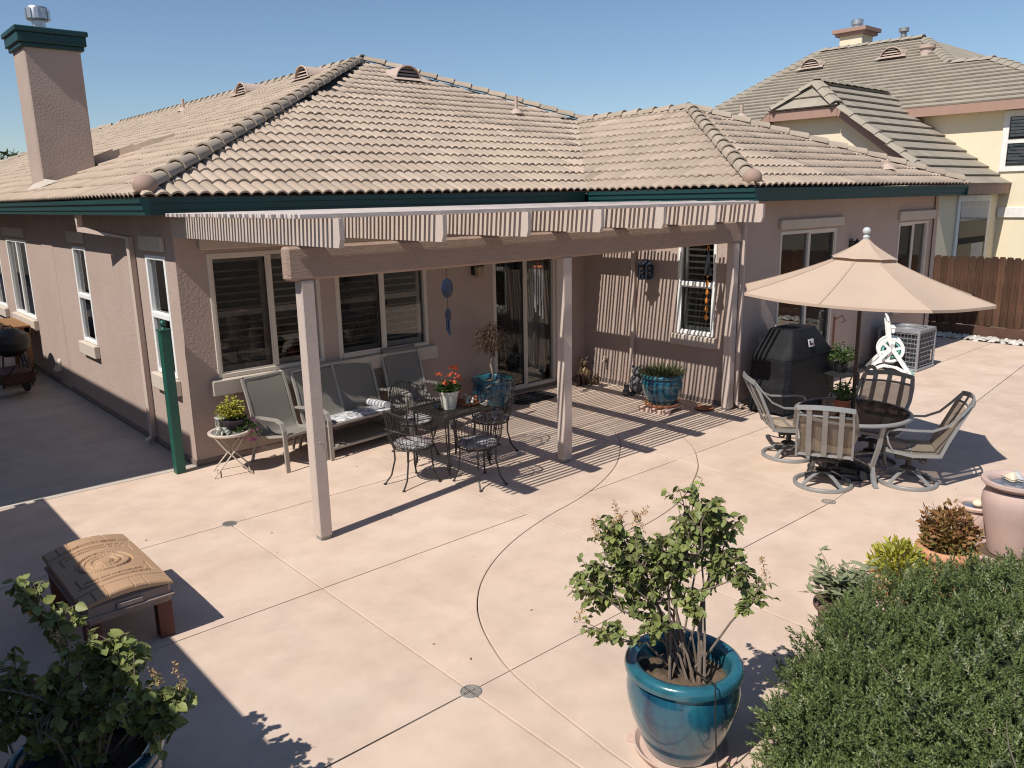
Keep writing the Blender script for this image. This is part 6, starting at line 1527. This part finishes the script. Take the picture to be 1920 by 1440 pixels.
# golden plant and grey-leaved plant peeping over the rosemary
clay_pot('low terracotta pot with golden leaves behind the rosemary', (6.02, 2.38, 0), .13, .17, .22, clay)
gpn = thing('golden_plant', 'small bush of bright yellow leaves behind the rosemary', 'plant', (6.02, 2.38, .20))
Mx = [frame4((v[0] * .20 * q, v[1] * .20 * q, abs(v[2]) * .24 * q + .02), Vector((v[0], v[1], abs(v[2]) + .1)) + Vector(ndir()) * .6, roll=rng.random() * 6, s=(.055, .07, .06)) for v, q in ((ndir(), rng.random() ** .4) for _ in range(520))]
merged('foliage', yel_m, *OVAL, Mx, gpn)['kind'] = 'stuff'
clay_pot('dark plain pot with a grey-leaved plant at the left edge of the rosemary', (5.22, 2.42, 0), .13, .17, .24, M('umber_pot', (.16, .10, .075), .75))
sg = thing('sage_plant', 'grey-green long-leaved plant at the left edge of the rosemary', 'plant', (5.22, 2.42, .2))
Mx = []
sb = MB()
for k in range(46):
    a = rng.random() * 2 * PI; q = rng.uniform(.05, .30); tip = Vector((q * math.cos(a), q * math.sin(a), rng.uniform(.14, .36))); sb.tube([(0, 0, 0), tuple(tip * .6 + Vector((0, 0, .05))), tuple(tip)], [.004, .003, .0015], 5)
    for j in range(9):
        p = tip * rng.uniform(.5, 1.0); aa = a + j * 2.2; Mx.append(frame4(p, (math.cos(aa), math.sin(aa), rng.uniform(-.1, .6)), roll=rng.normal() * .4, s=(.07, rng.uniform(.07, .12), .06)))
sb.build('stems', grassb, sg); merged('foliage', sage_m, *OVAL, Mx, sg)['kind'] = 'stuff'
# the big rosemary bush
rb = thing('rosemary_bush', 'large dense dark green rosemary bush filling the lower right corner', 'bush', (4.3, 1.0, 0))
LOB = [(-1.32, .50, .10, .38), (-1.12, .34, .06, .40), (-.92, .42, .06, .36), (-.88, .05, .14, .42), (-.62, .62, .14, .42), (-.30, .66, .20, .46), (.02, .72, .30, .48), (.42, .66, .36, .50), (.80, .44, .38, .52), (1.15, .22, .38, .50), (1.50, -.02, .38, .50), (-.75, .22, .16, .44), (-.35, .22, .28, .52), (.15, .20, .36, .56),
       (.62, .0, .40, .56), (1.05, -.25, .42, .56), (-.55, -.20, .28, .52), (-.05, -.30, .36, .56), (.45, -.50, .40, .58), (.9, -.75, .42, .58), (1.5, -.55, .42, .56), (-.5, -.65, .3, .5), (.0, -.85, .36, .55)]
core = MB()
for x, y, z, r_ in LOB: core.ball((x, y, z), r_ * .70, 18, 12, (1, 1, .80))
co_ = core.build('inner_core', rose_d, rb)  # dark balls that fill the lobes behind the needles
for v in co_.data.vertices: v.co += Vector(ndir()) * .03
def needle_sprig(n=15):
    V = []; F = []
    for i in range(n):
        f = i / (n - 1); a = i * 2.4; base = np.array([0, f * .9, 0]); el = .55 + .5 * f; L_ = .32 * (1 - .35 * f)
        d = np.array([math.cos(a) * math.cos(el), math.sin(el), math.sin(a) * math.cos(el)]); sd = np.cross(d, [0, 1, .3]); sd /= np.linalg.norm(sd); o = len(V); wdt = .055
        V += [tuple(base - sd * wdt), tuple(base + sd * wdt), tuple(base + d * L_)]; F.append((o, o + 1, o + 2))
    return V, F
NS_ = needle_sprig()
Mx = []; Mt = []; twig = MB()
for k in range(25000):
    x, y, z, r_ = LOB[int(rng.random() * len(LOB))]; v = ndir(); v[2] = v[2] if v[2] > -.35 else -v[2]
    bump = 1 + .13 * math.sin(9 * v[0] + 3 * x) * math.sin(8 * v[1] + y * 4) + .09 * math.sin(19 * v[1] + 15 * v[2] + x * 5) * math.sin(17 * v[0] + y * 9)
    q = r_ * (.66 + .38 * rng.random() ** .6) * bump; p = np.array([x + v[0] * q, y + v[1] * q, z + v[2] * q * .86])
    if any(((p[0] - a) ** 2 + (p[1] - b_) ** 2 + ((p[2] - c) / .86) ** 2) < (.64 * e) ** 2 for a, b_, c, e in LOB): continue
    d = Vector(v) * .6 + Vector(ndir()) * .7 + Vector((0, 0, .6))
    m = frame4(p, d, roll=rng.random() * 6, s=rng.uniform(.07, .125))
    (Mt if rng.random() < .10 else Mx).append(m)
merged('foliage', rose_m, *NS_, Mx, rb)['kind'] = 'stuff'
merged('new_tips', rose_tip, *NS_, Mt, rb)['kind'] = 'stuff'
for k in range(90):
    x, y, z, r_ = LOB[int(rng.random() * len(LOB))]; v = Vector(ndir()); v.z = abs(v.z); p = Vector((x, y, z)) + v * r_ * .86; e = p + (v * .5 + Vector(ndir()) * .7 + Vector((0, 0, .3))).normalized() * rng.uniform(.08, .2)
    twig.tube([p, p.lerp(e, .5) + Vector(ndir()) * .012, e], [.004, .003, .0015], 5, cap=False)
tw = twig.build('bare_twigs', M('pale_twig', (.15, .13, .09), .8), rb); tw['kind'] = 'stuff'
# few fallen leaves and specks on the concrete
Mx = []
for k in range(45):
    x, y = rng.uniform(1.7, 12), rng.uniform(1.8, 8.5); Mx.append(frame4((x, y, .004), (rng.normal(), rng.normal(), .05), roll=rng.normal() * .3, s=rng.uniform(.012, .035)))
fl_ = merged('fallen_leaves', nand_m, *OVAL, Mx, None); tag(fl_, 'few dry leaves and specks scattered over the patio concrete', 'leaves', kind='stuff')
